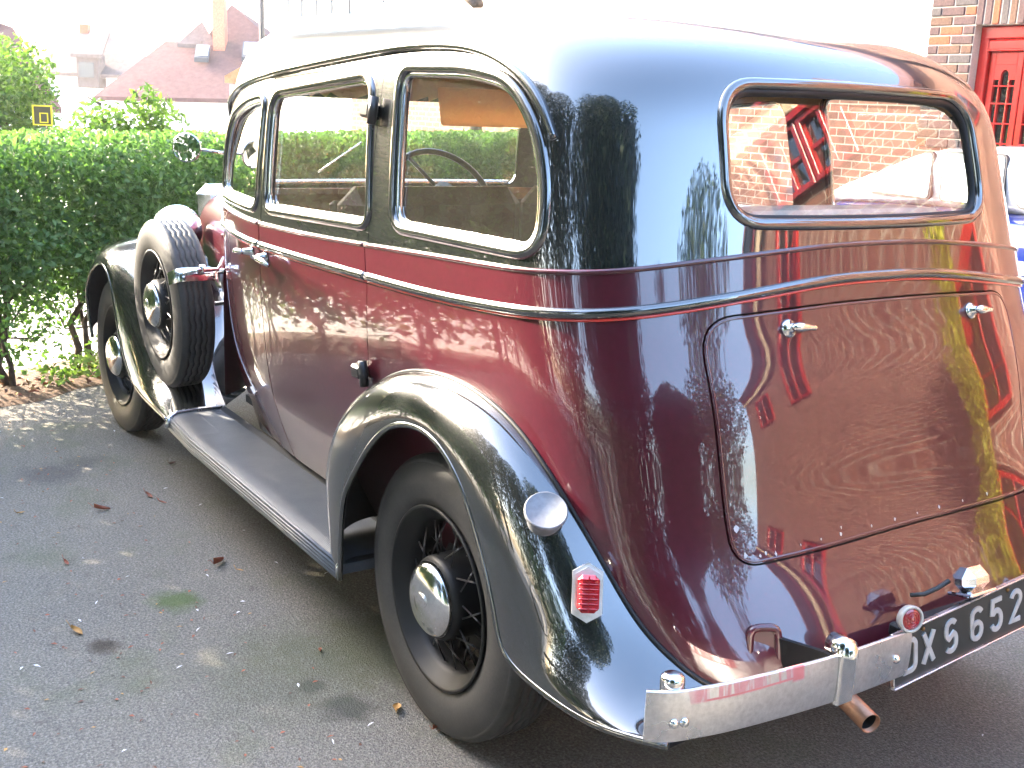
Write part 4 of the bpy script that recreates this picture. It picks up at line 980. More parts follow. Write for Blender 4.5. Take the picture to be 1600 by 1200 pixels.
def hedge(name, t0, t1, h, th, n, label, base=.20, frame=hp, seed=1, mat=M_PRIVET, L=.045, stems=True):
    rng = np.random.default_rng(seed); root = empty(name, frame(t0, 0)); 
    m = int(n*1.7); t = rng.uniform(t0, t1, m); z = rng.uniform(0, 1, m)**.85*(h+.06); o = rng.beta(.7, .7, m)*th-.14
    keep = np.ones(m, bool)
    Q = np.stack([t, o, z], 1); nz = vnoise(Q*np.array([1, .6, 1.2]), 3.2, seed); nz2 = vnoise(Q, 9, seed+1)
    keep &= (z < h+.02*nz2+.015*nz)
    # foliage thins out towards the bare stems
    thin = np.clip((z-base-.10*nz)/.42, 0, 1); keep &= rng.uniform(0, 1, m) < .06*(z > .08)+.94*thin**1.3
    bulge = -.14+.10*nz+.05*nz2+.10*np.clip((z-h*.55)/(h*.45), 0, 1)**2-.06*np.clip((.6-z)/.6, 0, 1)*-1
    keep &= o > bulge
    Q = Q[keep][:n]; P = np.array([frame(a, b_, c) for a, b_, c in Q]); N = rng.normal(size=P.shape)*.75; f1 = np.array(frame(0, -1, 0))-np.array(frame(0, 0, 0)); N += f1*.55; N[:, 2] += .45
    V, F = leaves(P, unit(N), L, L*.56, rng); o_ = bpy.data.objects.new('foliage', fast_mesh('foliage', V, F, mat)); COL.objects.link(o_); o_.parent = root; o_.matrix_parent_inverse = Matrix.Translation(root.location).inverted(); o_['kind'] = 'stuff'
    if stems:
        tt = t0+.15
        while tt < t1:
            b = MB(); k = rng.integers(2, 4)
            for _ in range(k):
                x = tt+rng.normal()*.05; y = .10+rng.normal()*.05; r = rng.uniform(.010, .021); pts = []
                for q in np.linspace(0, 1, 6): pts.append(frame(x+rng.normal()*.018+q*rng.normal()*.10, y+rng.normal()*.015, .0+q*.75))
                b.tube(pts, np.linspace(r*1.3, r*.6, 6), 7)
            for _ in range(3):
                a = rng.uniform(.05, .4); d = rng.choice([-1, 1])*rng.uniform(.15, .4); b.tube([frame(tt, .1, a), frame(tt+d*.5, .1+rng.normal()*.06, a+rng.uniform(-.04, .12)), frame(tt+d, .1+rng.normal()*.08, a+rng.uniform(.0, .25))], [.006, .005, .003], 5)
            o2 = b.build('stem', M_BARK, root); o2.matrix_parent_inverse = Matrix.Translation(root.location).inverted(); tt += rng.uniform(.38, .60)
    tag(root, label, 'hedge'); return root
hedge('privet_hedge', -.6, 8.3, 1.335, .72, 135000, 'clipped green privet hedge with bare stems at its foot, across the end of the drive', seed=3)
def lp_(t, o, z=0.): return hp(t, o, z*(.80+.20*min(1, max(0, (-.6-t)/.9))))
hedge('sun_block_hedge', -5.2, -.60, 2.70, 1.0, 60000, frame=lp_, label='taller unseen hedge added left of the clipped privet hedge to keep the sun off the car flank', base=.15, seed=5, L=.075)  # unseen, added to block the sun; its sloped top sets the flank's shade line
# garden hedge along the left side of the drive: what the car's flank mirrors
def sp_(t, o, z=0.): return (t, 5.1+o, z)
hedge('side_hedge', -7.5, .3, 1.75, .9, 15000, 'tall garden hedge along the left edge of the drive, facing the flank of the car', base=.35, frame=sp_, seed=9, L=.075)
sheet('footpath', [(-9, 6.0), (1.2, 6.0), (1.2, 8.2), (-9, 8.2)], .004, M_PAVE)

def tree(name, p, h, r, n, label, mat, L=.09, trunk_h=None, conif=False, seed=1, group=None, tr=.10, gap=.35, sq=1.):
    rng = np.random.default_rng(seed); root = empty(name, p); th = trunk_h or h*.35
    b = MB(); pts = [(.03*math.sin(q*5+seed)*h*.2, .03*math.cos(q*4+seed)*h*.2, q*h*.86) for q in np.linspace(0, 1, 8)]; b.tube(pts, np.linspace(tr, tr*.2, 8), 9)
    limbs = []
    for k in range(9):
        a = rng.uniform(0, 6.3); z0 = th*.8+rng.uniform(0, 1)*(h*.55); l = r*rng.uniform(.5, .9)*(1-.5*(z0/h)*conif); e = (l*math.cos(a), l*math.sin(a), z0+l*.45*(1-conif)); limbs.append(e); b.tube([(0, 0, z0), (e[0]*.5, e[1]*.5, z0+.2*l), e], [tr*.45, tr*.28, tr*.1], 6)
    b.build('trunk', M_BARK, root)
    m = n*3; D = unit(rng.normal(size=(m, 3))); rad = rng.uniform(0, 1, m)**(.45)
    if conif:
        z = rng.uniform(0, 1, m); rr = (1-z)**.8*(.35+.65*np.minimum(1, z*6)); a = rng.uniform(0, 6.3, m); P = np.stack([np.cos(a)*rr*rad*r, np.sin(a)*rr*rad*r, th*.5+z*(h-th*.5)], 1)
    else:
        P = D*rad[:, None]*np.array([r, r*sq, (h-th)/2*1.05])+np.array([0, 0, th+(h-th)/2])
    P[:, :2] *= (1+.30*vnoise(P*np.array([1, 1, .6]), 2.2, seed+9))[:, None]; nz = vnoise(P/r, 4.0, seed)+.6*vnoise(P/r, 9.0, seed+3); k = nz+rng.normal(size=m)*.12 > -.55+gap*2*rad-.3; P = P[k][:n]
    N = rng.normal(size=P.shape)+np.array([0, 0, .6]); V, F = leaves(P, unit(N), L, L*.55, rng); o = add('crown', fast_mesh('crown', V, F, mat), root); o['kind'] = 'stuff'
    tag(root, label, 'tree', group); return root
# ---- brick house on the right: real bricks round the porch in view, brickwork material on the rest of the long wall
def brick_mat():
    b = NB('brickwork'); v = b.coord(); sp = b.n('ShaderNodeSeparateXYZ'); b.l(v, sp.inputs[0]); ad = b.n('ShaderNodeMath', operation='ADD'); b.l(sp.outputs[0], ad.inputs[0]); b.l(sp.outputs[1], ad.inputs[1])
    cb = b.n('ShaderNodeCombineXYZ'); b.l(ad.outputs[0], cb.inputs[0]); b.l(sp.outputs[2], cb.inputs[1])
    t = b.n('ShaderNodeTexBrick'); b.l(cb.outputs[0], t.inputs['Vector']); t.inputs['Scale'].default_value = 1; t.inputs['Brick Width'].default_value = .225; t.inputs['Row Height'].default_value = .075; t.inputs['Mortar Size'].default_value = .006
    t.inputs['Color1'].default_value = (.17, .068, .048, 1); t.inputs['Color2'].default_value = (.26, .12, .08, 1); t.inputs['Mortar'].default_value = (.42, .35, .28, 1); t.inputs['Bias'].default_value = -.1
    n = b.noise(9, 5, .6, v); b.l(b.mix(t.outputs[0], b.ramp(n.outputs[0], [(.3, (.6, .6, .62)), (.7, (1.2, 1.15, 1.1))]), .8, 'MULTIPLY'), b.b.inputs['Base Color']); b.set(Roughness=.9)
    inv_ = b.n('ShaderNodeMath', operation='SUBTRACT'); inv_.inputs[0].default_value = 1; b.l(t.outputs['Fac'], inv_.inputs[1]); b.bump(inv_.outputs[0], .6, .01); return b.m
M_BRICK = brick_mat()
M_MORTAR = simple('lime_mortar', (.36, .32, .27), .95, sc=60, bump=.2)
BRK = [simple('brick_%s' % n, c, .88, sc=45, var=.28, bump=.35) for n, c in (('plum', (.095, .056, .050)), ('grey', (.085, .070, .064)), ('orange', (.25, .078, .034)), ('brown', (.12, .066, .042)))]
M_REDP = simple('red_gloss', (.34, .012, .010), .22, coat=.8, sc=6, var=.1)
M_WHITE = simple('white_render', (.80, .79, .76), .9, sc=25, var=.05, bump=.2)
M_WPAINT = simple('white_gloss', (.78, .78, .76), .3, coat=.5, var=.03)
M_CREAMW = simple('cream_boards', (.62, .50, .33), .6, sc=6)
M_DARKW = simple('dark_beam', (.022, .022, .026), .5)
M_SLATE = simple('roof_tiles_plain', (.17, .075, .058), .85, sc=9, var=.4, bump=.5)
HY = -6.30
BH = empty('brick_house', (3.75, HY, 0)); tag(BH, 'brick house with a red glazed porch door, behind the blue and white car', 'house')
def rel(o, root): o.matrix_parent_inverse = Matrix.Translation(root.location).inverted(); return o
DX0, DX1, DZ = 2.66, 3.752, 2.372
w = MB()
w.box((.6, HY-.16, 2.75), (4.1, .30, 5.5)); w.box((-7.53, -6.4, 2.24), (6.94, 4.0, 4.48)); w.box((-2.78, -6.4, 3.1), (2.55, 4.0, 6.2)); w.box((3.975, HY-.16, .69), (.45, .30, 1.38)); w.box((3.2, HY-.16, 4.18), (2.0, .30, 2.64)); w.box((1.4, HY-3.2, 2.75), (5.58, 5.6, 5.48))
rel(w.build('wall', M_BRICK, BH), BH)
w = MB(); w.box((3.97, HY-.136, 2.12), (.44, .28, 1.47)); w.box((3.2, HY-.136, 2.615), (1.10, .28, .482)); rel(w.build('mortar_bed', M_MORTAR, BH), BH)
bm_ = {}
def brick(x, z, lx, lz, y=HY, ly=.10):
    mi = int(RNG.choice(4, p=[.42, .27, .16, .15])); key = (round(lx, 2), round(lz, 2), mi)
    if key not in bm_: bm_[key] = MB().box((0, 0, 0), (lx, ly, lz), bev=.006).mesh('brick', BRK[mi])
    rel(add('brick', bm_[key], BH, (x, y-ly/2-.016+RNG.uniform(-.004, .004), z), (0, RNG.uniform(-.006, .006), RNG.uniform(-.008, .008))), BH)
z = 1.42; k = 0
while z < 2.86:
    xs = [(3.860, .205), (4.085, .215)] if k % 2 else [(3.806, .100), (3.975, .215), (4.142, .100)]
    for x, l in xs: brick(x, z, l, .066, HY+.03, .12)
    z += .0765; k += 1
x = DX1-.036
while x > DX0: brick(x, 2.482, .062, .212, HY+.03, .12); x -= .075
for r_ in range(3):
    x = DX1-.11-.11*(r_ % 2)
    while x > DX0: brick(x, 2.635+.0765*r_, .213, .066, HY+.03, .12); x -= .225
# the porch: frame, transom, three narrow glazed leaves
fy = HY-.13
pf = MB(); pf.box((DX1-.045, fy, 1.18), (.09, .10, 2.36), bev=.008); pf.box((DX0+.045, fy, 1.18), (.09, .10, 2.36), bev=.008); pf.box(((DX0+DX1)/2, fy+.003, DZ-.052), (DX1-DX0-.004, .10, .10), bev=.008); pf.box(((DX0+DX1)/2, fy+.012, DZ-.15), (DX1-DX0-.17, .075, .085), bev=.012)
pf.box(((DX0+DX1)/2, fy+.03, DZ-.19), (DX1-DX0-.16, .07, .02), bev=.006)
PF = rel(pf.build('door_frame', M_REDP, BH), BH)
for k in range(3):
    xc = DX1-.095-.152-.31*k; lf = MB(); y0 = fy-.01
    # leaf cut round an arched centre light and two side lights
    st = [(-.150, -.098), (.098, .150)]
    for a, c in st: lf.box((xc+(a+c)/2, y0, 1.09), (c-a, .045, 2.16), bev=.004)
    lf.box((xc, y0, .52), (.198, .045, 1.02), bev=.004); lf.box((xc, y0, 2.12), (.198, .045, .10), bev=.004)
    arch = [(-.036+.0, 1.95)]+[(.036*math.cos(t), 1.985+.045*math.sin(t)) for t in np.linspace(math.pi, 0, 9)]+[(.036, 1.95)]
    top = [(-.098, 2.075), (-.098, 1.95)]+arch[0:]+[(.098, 1.95), (.098, 2.075)]
    lf.prism([(px, pz) for px, pz in top[::-1]], .04, M=[[1, 0, 0], [0, 0, -1], [0, 1, 0]], c=(xc, y0+.02, 0))
    for sx_ in (-.044, .044): lf.box((xc+sx_, y0, 1.49), (.014, .042, .93), bev=.003)
    for zz in (1.12, 1.28, 1.44, 1.60, 1.76, 1.90): lf.box((xc, y0+.002, zz), (.198, .038, .013), bev=.003)
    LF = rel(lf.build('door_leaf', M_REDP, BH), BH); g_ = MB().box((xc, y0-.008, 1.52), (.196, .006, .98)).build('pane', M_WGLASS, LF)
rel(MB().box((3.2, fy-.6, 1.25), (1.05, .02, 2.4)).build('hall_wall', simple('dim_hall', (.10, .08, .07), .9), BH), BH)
def casement(x0, x1, z0, z1, y, parent, root, mat, nx=2, nz=2, fw=.07, glassm=None):
    f = MB(); cx, cz = (x0+x1)/2, (z0+z1)/2
    for x in (x0+fw/2, x1-fw/2): f.box((x, y, cz), (fw, .09, z1-z0), bev=.006)
    for zz in (z0+fw/2, z1-fw/2): f.box((cx, y+.002, zz), (x1-x0-.01, .09, fw), bev=.006)
    for i in range(1, nx): f.box((x0+(x1-x0)*i/nx, y-.004, cz), (.04, .06, z1-z0-fw), bev=.004)
    for j in range(1, nz): f.box((cx, y-.008, z0+(z1-z0)*j/nz), (x1-x0-fw, .05, .035), bev=.004)
    F_ = rel(f.build('window', mat, parent), root); p = MB().box((cx, y-.02, cz), (x1-x0-fw, .006, z1-z0-fw)).build('pane', glassm or M_WGLASS, F_); return F_
WG = -4.40
for a in ((-4.56, -4.14, 3.50, 4.02), (-4.13, -3.70, 3.50, 4.02)): casement(*a, WG+.02, BH, BH, M_REDP, 2, 2, .045)
for a in ((-6.9, -5.9, 2.75, 3.9), (-9.6, -8.2, 2.6, 3.8), (-2.9, -1.9, .9, 2.1)): casement(*a, WG+.02, BH, BH, M_REDP, 2, 2, .09)
casement(-.9, .6, 3.0, 4.3, HY+.02, BH, BH, M_REDP, 2, 2, .10)
so_ = MB()
for k in range(70): so_.box((-11.0+.1*k, WG+.06, 4.16), (.094, .10, .17), bev=.006)
rel(so_.build('soffit_boards', M_CREAMW, BH), BH)
g_ = MB(); g_.box((-7.5, WG+.14, 4.42), (7.0, .16, .20), bev=.02); g_.box((-7.5, WG+.10, 4.56), (7.0, .22, .06)); rel(g_.build('gutter', M_DARKW, BH), BH)
rel(MB().box((-7.5, WG+.10, 4.275), (7.0, .14, .04)).box((-4.13, WG+.05, 4.05), (.96, .10, .05)).build('fascia', M_REDP, BH), BH)
rf_ = MB(); rf_.prism([(.42, 5.50), (.42, 5.60), (-4.2, 9.3), (-8.8, 5.6), (-8.8, 5.5)], 6.6, M=[[0, 0, 1], [1, 0, 0], [0, 1, 0]], c=(-2.4, HY, 0)); rf_.prism([(.25, 4.60), (.25, 4.66), (-3.0, 5.6), (-4.4, 5.6), (-4.4, 4.60)], 6.9, M=[[0, 0, 1], [1, 0, 0], [0, 1, 0]], c=(-11.4, WG, 0)); rel(rf_.build('roof', M_SLATE, BH), BH)

# ---- white rendered house running away beyond the brick one
WH = empty('white_house', (12, HY-.25, 0)); tag(WH, 'white rendered house with dark upper windows, directly behind the roof of the old car', 'house'); WY = HY-.26
w = MB(); w.box((12.33, WY-2.6, 2.5), (16.1, 5.0, 7.0)); rel(w.build('wall', M_WHITE, WH), WH)
w = MB(); w.box((10.3, WY-.03, .55), (12.0, .10, 3.1)); w.box((10.3, WY-.02, 2.12), (12.0, .13, .05)); rel(w.build('lower_wall', M_BRICK, WH), WH)
def wwin(x0, x1, z0, z1, n):
    f = MB(); cx, cz = (x0+x1)/2, (z0+z1)/2
    f.box((cx, WY-.06, cz), (x1-x0, .06, z1-z0)); F_ = rel(f.build('window', M_WGLASS2, WH), WH)
    m = MB(); m.box((cx, WY-.085+.045, z0-.03), (x1-x0+.16, .20, .06), bev=.01); m.box((cx, WY-.01, z1+.03), (x1-x0+.1, .1, .06))
    for i in range(n+1): m.box((x0+(x1-x0)*i/n, WY-.02, cz), (.07, .09, z1-z0), bev=.008)
    s_ = m.build('frame', M_WPAINT, F_); return F_
M_WGLASS2 = simple('dark_pane', (.05, .055, .06), .08, coat=1)
wwin(16.65, 19.35, 2.98, 4.4, 4); wwin(13.3, 15.3, 3.08, 4.4, 3); wwin(4.7, 5.6, 2.83, 4.2, 2)
rel(MB().tube([(20.42, WY+.06, -1), (20.42, WY+.06, 6)], .055, 10).build('downpipe', M_DARKW, WH), WH)
rf_ = MB(); rf_.prism([(.5, 5.9), (.5, 6.05), (-2.6, 8.2), (-5.7, 6.05), (-5.7, 5.9)], 16.6, M=[[0, 0, 1], [1, 0, 0], [0, 1, 0]], c=(4.1, WY, 0)); rel(rf_.build('roof', M_SLATE, WH), WH)
# tiled porch roof peeping over the old car
PR = empty('garden_store', loc(-4.1, 18, 0)); tag(PR, 'small store with an orange tiled roof, just left of the white house', 'shed')
def M2(): return np.array([[R0[0], F0[0], 0], [R0[1], F0[1], 0], [0, 0, 1.]])
b = MB(); b.box((0, 0, .85), (.50, 1.2, 1.7), M=None); o = b.build('wall', M_WHITE, PR); o.rotation_euler = (0, 0, math.atan2(R0[1], R0[0]))
b = MB(); b.prism([(-.28, 1.72), (.34, 1.72), (.34, 1.80), (.0, 1.98), (-.28, 1.82)], 1.5, M=[[1, 0, 0], [0, 0, -1], [0, 1, 0]], c=(0, .75, 0)); o = b.build('roof', simple('orange_tile', (.42, .24, .11), .8, sc=14, var=.3), PR); o.rotation_euler = (0, 0, math.atan2(R0[1], R0[0]))

# ---- houses across the road (built in a frame turned square to the street: a across, d away)
def plc(a, d, z): q = loc(a, d); return (q[0], q[1], z)
def hroof(b, quad, th=.14):
    V = [plc(*q) for q in quad]; n = len(V); V2 = [(x, y, z-th) for x, y, z in V]; b.put(V+V2, [tuple(range(n)), tuple(range(2*n-1, n-1, -1))]+[(i, n+i, n+(i+1) % n, (i+1) % n) for i in range(n)], 0, False)
def tiles_mat(name, c1, c2):
    b = NB(name); v = b.coord(); w = b.n('ShaderNodeTexWave'); w.wave_type = 'BANDS'; w.bands_direction = 'Z'; w.inputs['Scale'].default_value = 9; w.inputs['Distortion'].default_value = 1.5; b.l(v, w.inputs[0])
    n = b.noise(6, 5, .65, v); c = b.ramp(n.outputs[0], [(.3, c1), (.7, c2)]); b.l(b.mix(c, (.6, .6, .6), b.ramp(w.outputs[0], [(.0, .3), (.3, 0.0)]), 'MULTIPLY'), b.b.inputs['Base Color']); b.set(Roughness=.95, Specular_IOR_Level=.05); b.bump(w.outputs[0], .15, .01); return b.m
M_TILE = tiles_mat('maroon_tiles', (.066, .034, .032), (.10, .056, .053)); M_TILE2 = tiles_mat('brown_tiles', (.09, .068, .06), (.13, .10, .09))
TH = empty('tiled_house', loc(-11.5, 42, -2.6)); tag(TH, 'white house with maroon tiled roof, two skylights and tall red chimney beyond the hedge', 'house')
def prt(b, name, mat, root): return rel(b.build(name, mat, root), root)
b = MB(); V = [plc(-14.0, 40.3, -3), plc(-4, 40.3, -3), plc(-4, 52, -3), plc(-14., 52, -3)]; b.put(V+[(x, y, 1.42) for x, y, z in V], [(0, 1, 5, 4), (1, 2, 6, 5), (2, 3, 7, 6), (3, 0, 4, 7)], 0, False); prt(b, 'wall', M_WHITE, TH)
b = MB(); hroof(b, [(-14.55, 39.8, 1.26), (-8.4, 39.8, 1.40), (-10.2, 43.2, 3.45), (-13.1, 43.2, 3.28)]); hroof(b, [(-14.55, 39.8, 1.26), (-13.1, 43.2, 3.28), (-13.1, 46, 3.28), (-14.55, 49, 1.26)])
hroof(b, [(-11.75, 42.4, 3.0), (-8.3, 40.4, 1.40), (-6.2, 40.4, 1.40), (-11.0, 44.5, 4.75)]); hroof(b, [(-11.0, 44.5, 4.75), (-6.2, 40.4, 1.40), (-6.2, 49, 1.4)])
b2 = b; ROOF = prt(b2, 'roof', M_TILE, TH)
b = MB(); hroof(b, [(-12.5, 42.6, 3.2), (-11.1, 42.6, 3.2), (-11.8, 43.4, 4.05)]); b.box(plc(-11.8, 43.2, 3.1), (1.1, .4, .4)); prt(b, 'gablet', M_TILE2, TH)
b = MB(); b.box(plc(-10.95, 42.6, 4.6), (.42, .42, 3.4), rz=YAW); b.box(plc(-10.95, 42.6, 6.35), (.52, .52, .14), rz=YAW); prt(b, 'chimney', simple('red_chimney_brick', (.40, .13, .07), .9, sc=20, var=.3), TH)
for a0, a1, d, z0, z1 in ((-11.62, -11.12, 41.9, 2.62, 3.08), (-9.92, -9.25, 41.75, 2.70, 3.25)):
    def rp(a, t, lift): return plc(a, d-.30+.75*t, z0+(z1-z0)*t+lift)
    b = MB(); V = [rp(a0, 0, .10), rp(a1, 0, .10), rp(a1-.12, 1, .10), rp(a0-.12, 1, .10)]; b.put(V+[(x, y, z-.16) for x, y, z in V], [(0, 1, 2, 3), (0, 4, 5, 1), (1, 5, 6, 2), (2, 6, 7, 3), (3, 7, 4, 0)], 0, False); sk = prt(b, 'skylight', M_DARKW, TH)
    m = [np.array(v) for v in V]; c = sum(m)/4; b = MB(); b.put([c+(v-c)*.80+np.array([0, 0, .03]) for v in m], [(0, 1, 2, 3)], 0, False); g2 = b.build('pane', simple('sky_pane', (.5, .55, .6), .08, .6), sk)
FH = empty('gabled_house', loc(-15, 52, -3)); tag(FH, 'pale far house with a dark dormer window, left of the maroon tiled roof', 'house')
b = MB(); b.box(plc(-18.6, 54, -.2), (5.0, 5.0, 5.4), rz=YAW-math.pi/2); prt(b, 'wall', M_WHITE, FH)
b = MB(); hroof(b, [(-21.4, 50.8, 2.1), (-16.0, 50.8, 2.1), (-17.6, 54, 4.0), (-20.2, 54, 4.0)]); prt(b, 'roof', M_TILE2, FH)
b = MB(); hroof(b, [(-19.35, 50.4, 2.9), (-18.0, 50.4, 2.9), (-18.2, 52.0, 3.9), (-19.0, 52, 3.9)]); b.box(plc(-18.7, 51.0, 2.2), (.9, .9, 1.4), rz=YAW-math.pi/2); prt(b, 'dormer', M_TILE2, FH)
b = MB(); b.box(plc(-18.72, 50.5, 2.25), (.62, .06, .62), rz=YAW-math.pi/2); prt(b, 'window', M_WGLASS2, FH)
b = MB(); b.box(plc(-20.0, 54, 3.9), (.4, .4, .8), rz=YAW); prt(b, 'chimney', BRK[2], FH)
LH = empty('corner_house', loc(-14.5, 31, -2)); tag(LH, 'house at the left edge, only its sloping red roof showing over the tree', 'house')
b = MB(); b.box(plc(-17.0, 34.0, -.3), (5, 5, 4), rz=YAW-math.pi/2); prt(b, 'wall', M_WHITE, LH)
b = MB(); hroof(b, [(-19.2, 31, 1.0), (-12.2, 31, 1.0), (-14.4, 33.4, 3.1), (-17, 33.4, 3.9)]); prt(b, 'roof', M_TILE, LH)

# ---- sign on a post behind the hedge
sg = empty('road_sign', loc(-4.1, 10, 0)); tag(sg, 'small square sign with a yellow border and yellow inner square, above the hedge', 'sign')
rzs = math.atan2(R0[1], R0[0]); M_YEL = simple('sign_yellow', (.60, .50, .02), .5); M_SGN = simple('sign_dark', (.05, .045, .02), .5)
def sgn(b, name, mat, par=sg): o = b.build(name, mat, par); o.rotation_euler = (0, 0, rzs); return o
zc = 1.335
sgn(MB().box((0, .02, .62), (.035, .035, 1.3)), 'post', M_DARKW)
PLT = sgn(MB().box((0, 0, zc), (.165, .012, .165)), 'plate', M_SGN)
b = MB()
for s in (1, -1): b.box((s*.079, -.009, zc), (.012, .008, .17)); b.box((0, -.0092, zc+s*.079), (.146, .008, .012))
for s in (1, -1): b.box((.012+s*.032, -.009, zc-.02), (.009, .008, .085)); b.box((.012, -.0092, zc-.02+s*.038), (.055, .008, .009))
sgn(b, 'border', M_YEL)
# ---- trees and shrubs
tree('garden_tree', loc(-5.75, 12.5, -.2), 2.35, .95, 9000, 'loose green tree at the left edge, rising behind the clipped hedge', M_LEAF, L=.07, trunk_h=.7, seed=11, tr=.06)
tree('birch_tree', loc(-12.2, 53, -2.5), 8.0, 2.0, 3500, 'pale feathery tree right of the maroon tiled roof, beside the white house', M_SHRUB, L=.14, trunk_h=1.6, seed=13, gap=.7)
for i, (a, d, h, r, lb) in enumerate(((-3.42, 9.5, 1.50, .24, 'small bright shrub over the hedge, right of the yellow bordered sign'), (-3.05, 9.6, 1.62, .26, 'taller bright shrub over the hedge, below the maroon tiled roof'))):
    o = tree('shrub', loc(a, d, 0), h, r, 900, lb, M_LEAF, L=.07, trunk_h=.8, seed=20+i, tr=.03); o['category'] = 'shrub'
tree('street_tree', loc(-.55, 13.5, 0), 2.45, .55, 700, 'low pollarded tree with a stout trunk beyond the hedge, seen through the quarter window', M_LEAF, L=.09, trunk_h=1.9, seed=31, tr=.16, gap=.5)
# behind and left of the camera: what the gloss paint and glass mirror; the tall clean trunked tree is added to shade the porch
for i, (x, y, h, r, cf, lb) in enumerate(((-7.6, 7.8, 13.0, 4.6, False, 'big dark yew left of the drive behind the camera'), (-9.6, 5.2, 10.2, 3.0, True, 'shorter dark yew at the back of the drive'), (-1.2, 9.5, 10.0, 2.7, False, 'broad tree beyond the garden hedge, nearest the big yew'), (2.6, 10.0, 10.5, 2.7, False, 'broad tree beyond the garden hedge, level with the car door'), (6.0, 9.8, 11.2, 2.9, False, 'broad tree beyond the garden hedge, level with the bonnet'), (14.6, .5, 11.0, 2.7, False, 'tall clean trunked tree across the road, added out of view to shade the porch'), (15.5, 11.0, 5.6, 2.8, False, 'bushy tree across the road, nearest the tall one'), (13.0, 14.5, 6.0, 2.8, False, 'bushy tree across the road, farthest left'), (19., 8.6, 5.6, 2.4, False, 'round tree across the road between taller ones'), (-15.5, 2.2, 7.5, 3.4, False, 'broad tree at the far back end of the drive, nearest the yew'), (-15.0, -2.6, 8.2, 3.2, False, 'broad tree at the far back end of the drive, nearest the brick house'))):
    tree('conifer_tree' if cf else 'broad_tree', (x, y, 0), h, r, 10000 if r < 3.3 else 42000, lb, M_CONIF, L=.22 if cf else .24, trunk_h=5.5 if lb.startswith('tall clean') else .8, conif=cf, seed=40+i, tr=.2, gap=.1 if not cf else .35)
BH.location.x += .10
tree('yellow_stripe_bush', (-2.75, -3.95, 0), 2.6, .24, 3500, 'narrow made-up yellow bush beside the brick wall, added for the stripe mirrored in the boot lid', leaf_mat('stripe_bush_leaf', (.34, .33, .03), (.48, .44, .05)), L=.06, trunk_h=.3, conif=False, seed=71, tr=.05, gap=.1)  # made-up plant, put in to give the boot lid its yellow reflected stripe
# ---- the blue and white car
BC = empty('blue_car', (2.4, -5.0, 0)); tag(BC, 'modern white and blue car parked beside the brick house, right of the old car', 'car')
M_BLUE = paint('blue_paint', (.004, .014, .13)); M_CARW = paint('white_paint', (.60, .61, .63)); M_TINT = glass('car_glass', (.60, .68, .66), 1.5, .04)
def cloft(name, mat, secs, n=22, root=BC, par=None):
    G = []
    for x, w, z0, z1, e in secs:
        row = []
        for t in np.linspace(-math.pi/2*.999, math.pi*1.5*.999-0, n*2):
            c, s = math.cos(t), math.sin(t); row.append((x, -5.0+w*math.copysign(abs(c)**(2/e), c), (z0+z1)/2+(z1-z0)/2*math.copysign(abs(s)**(2/e), s)))
        G.append(row)
    b = MB(); b.grid(G); m = n*2; b.f += [tuple(range(m)), tuple((len(G)-1)*m+k for k in range(m))[::-1]]; b.m += [0, 0]; b.sm += [False, False]
    return rel(b.build(name, mat, par or root), root)
cloft('body', M_BLUE, [(.50, .70, .40, .90, 4), (.56, .80, .30, 1.0, 4.5), (.8, .845, .24, 1.06, 5), (1.6, .85, .22, 1.085, 5), (2.6, .85, .22, 1.075, 5), (3.3, .845, .22, 1.06, 5), (3.7, .83, .23, .97, 4.5), (4.15, .80, .26, .86, 4.2), (4.40, .70, .32, .74, 4), (4.46, .60, .38, .66, 4)])
cab = [(.66, .70, 1.02, 1.10, 4), (.82, .72, 1.00, 1.34, 4), (1.10, .715, 1.0, 1.435, 4), (1.7, .70, 1.0, 1.47, 4), (2.3, .695, 1.0, 1.465, 4), (2.65, .70, 1.0, 1.435, 4), (2.98, .72, 1.0, 1.32, 4), (3.28, .74, 1.0, 1.17, 4), (3.44, .745, 1.0, 1.06, 4)]
cloft('cabin', M_CARW, cab)
M_BPANE = simple('sky_mirror_pane', (.55, .60, .62), .06, .3, coat=1)  # pale colour stands in for sky mirrored in the side glass
def sgl(name, pts, yo, mat, par=None, th=.012):
    b = MB(); b.prism(pts, th, M=[[1, 0, 0], [0, 0, 1], [0, 1, 0]], c=(0, 0, 0)); o = b.build(name, mat, BC); return o
def side_y(z): return .70-(.0 if z < 1.2 else .55*(z-1.2)**1.6)
fw_ = rpoly([(2.56, 1.105), (2.60, 1.395), (2.72, 1.37), (2.98, 1.255), (3.24, 1.115)], .03, 4); bw_ = rpoly([(2.02, 1.105), (2.06, 1.405), (2.50, 1.40), (2.46, 1.105)], .03, 4); cw_ = rpoly([(1.25, 1.12), (1.28, 1.37), (1.92, 1.405), (1.90, 1.11)], .04, 4)
def wpanel(nm, P, mat, d, root=BC, par=None):
    P = dens(P, .06); cut = [(x, -5.0+(.742-.10*max(0, z-1.1)/.3*.5-.02*(x-2.2 if x > 2.4 else 0))+d, z) for x, z in P]; n = len(cut); c2 = [(x, y-.03, z) for x, y, z in cut]
    b = MB(); b.put(cut+c2, [tuple(range(n))]+[(i, (i+1) % n, n+(i+1) % n, n+i) for i in range(n)], 0, False); return rel(b.build(nm, mat, par or root), root)
for P in (fw_, bw_, cw_):
    t = wpanel('window_trim', shrink(P, -.014), M_DARKW, -.003); g3 = wpanel('window', P, M_BPANE, .003, par=t); g3.matrix_parent_inverse = Matrix.Identity(4)
wpanel('white_band', np.array([(.7, .72), (3.6, .72), (3.6, .80), (.7, .80)]), M_CARW, .118)
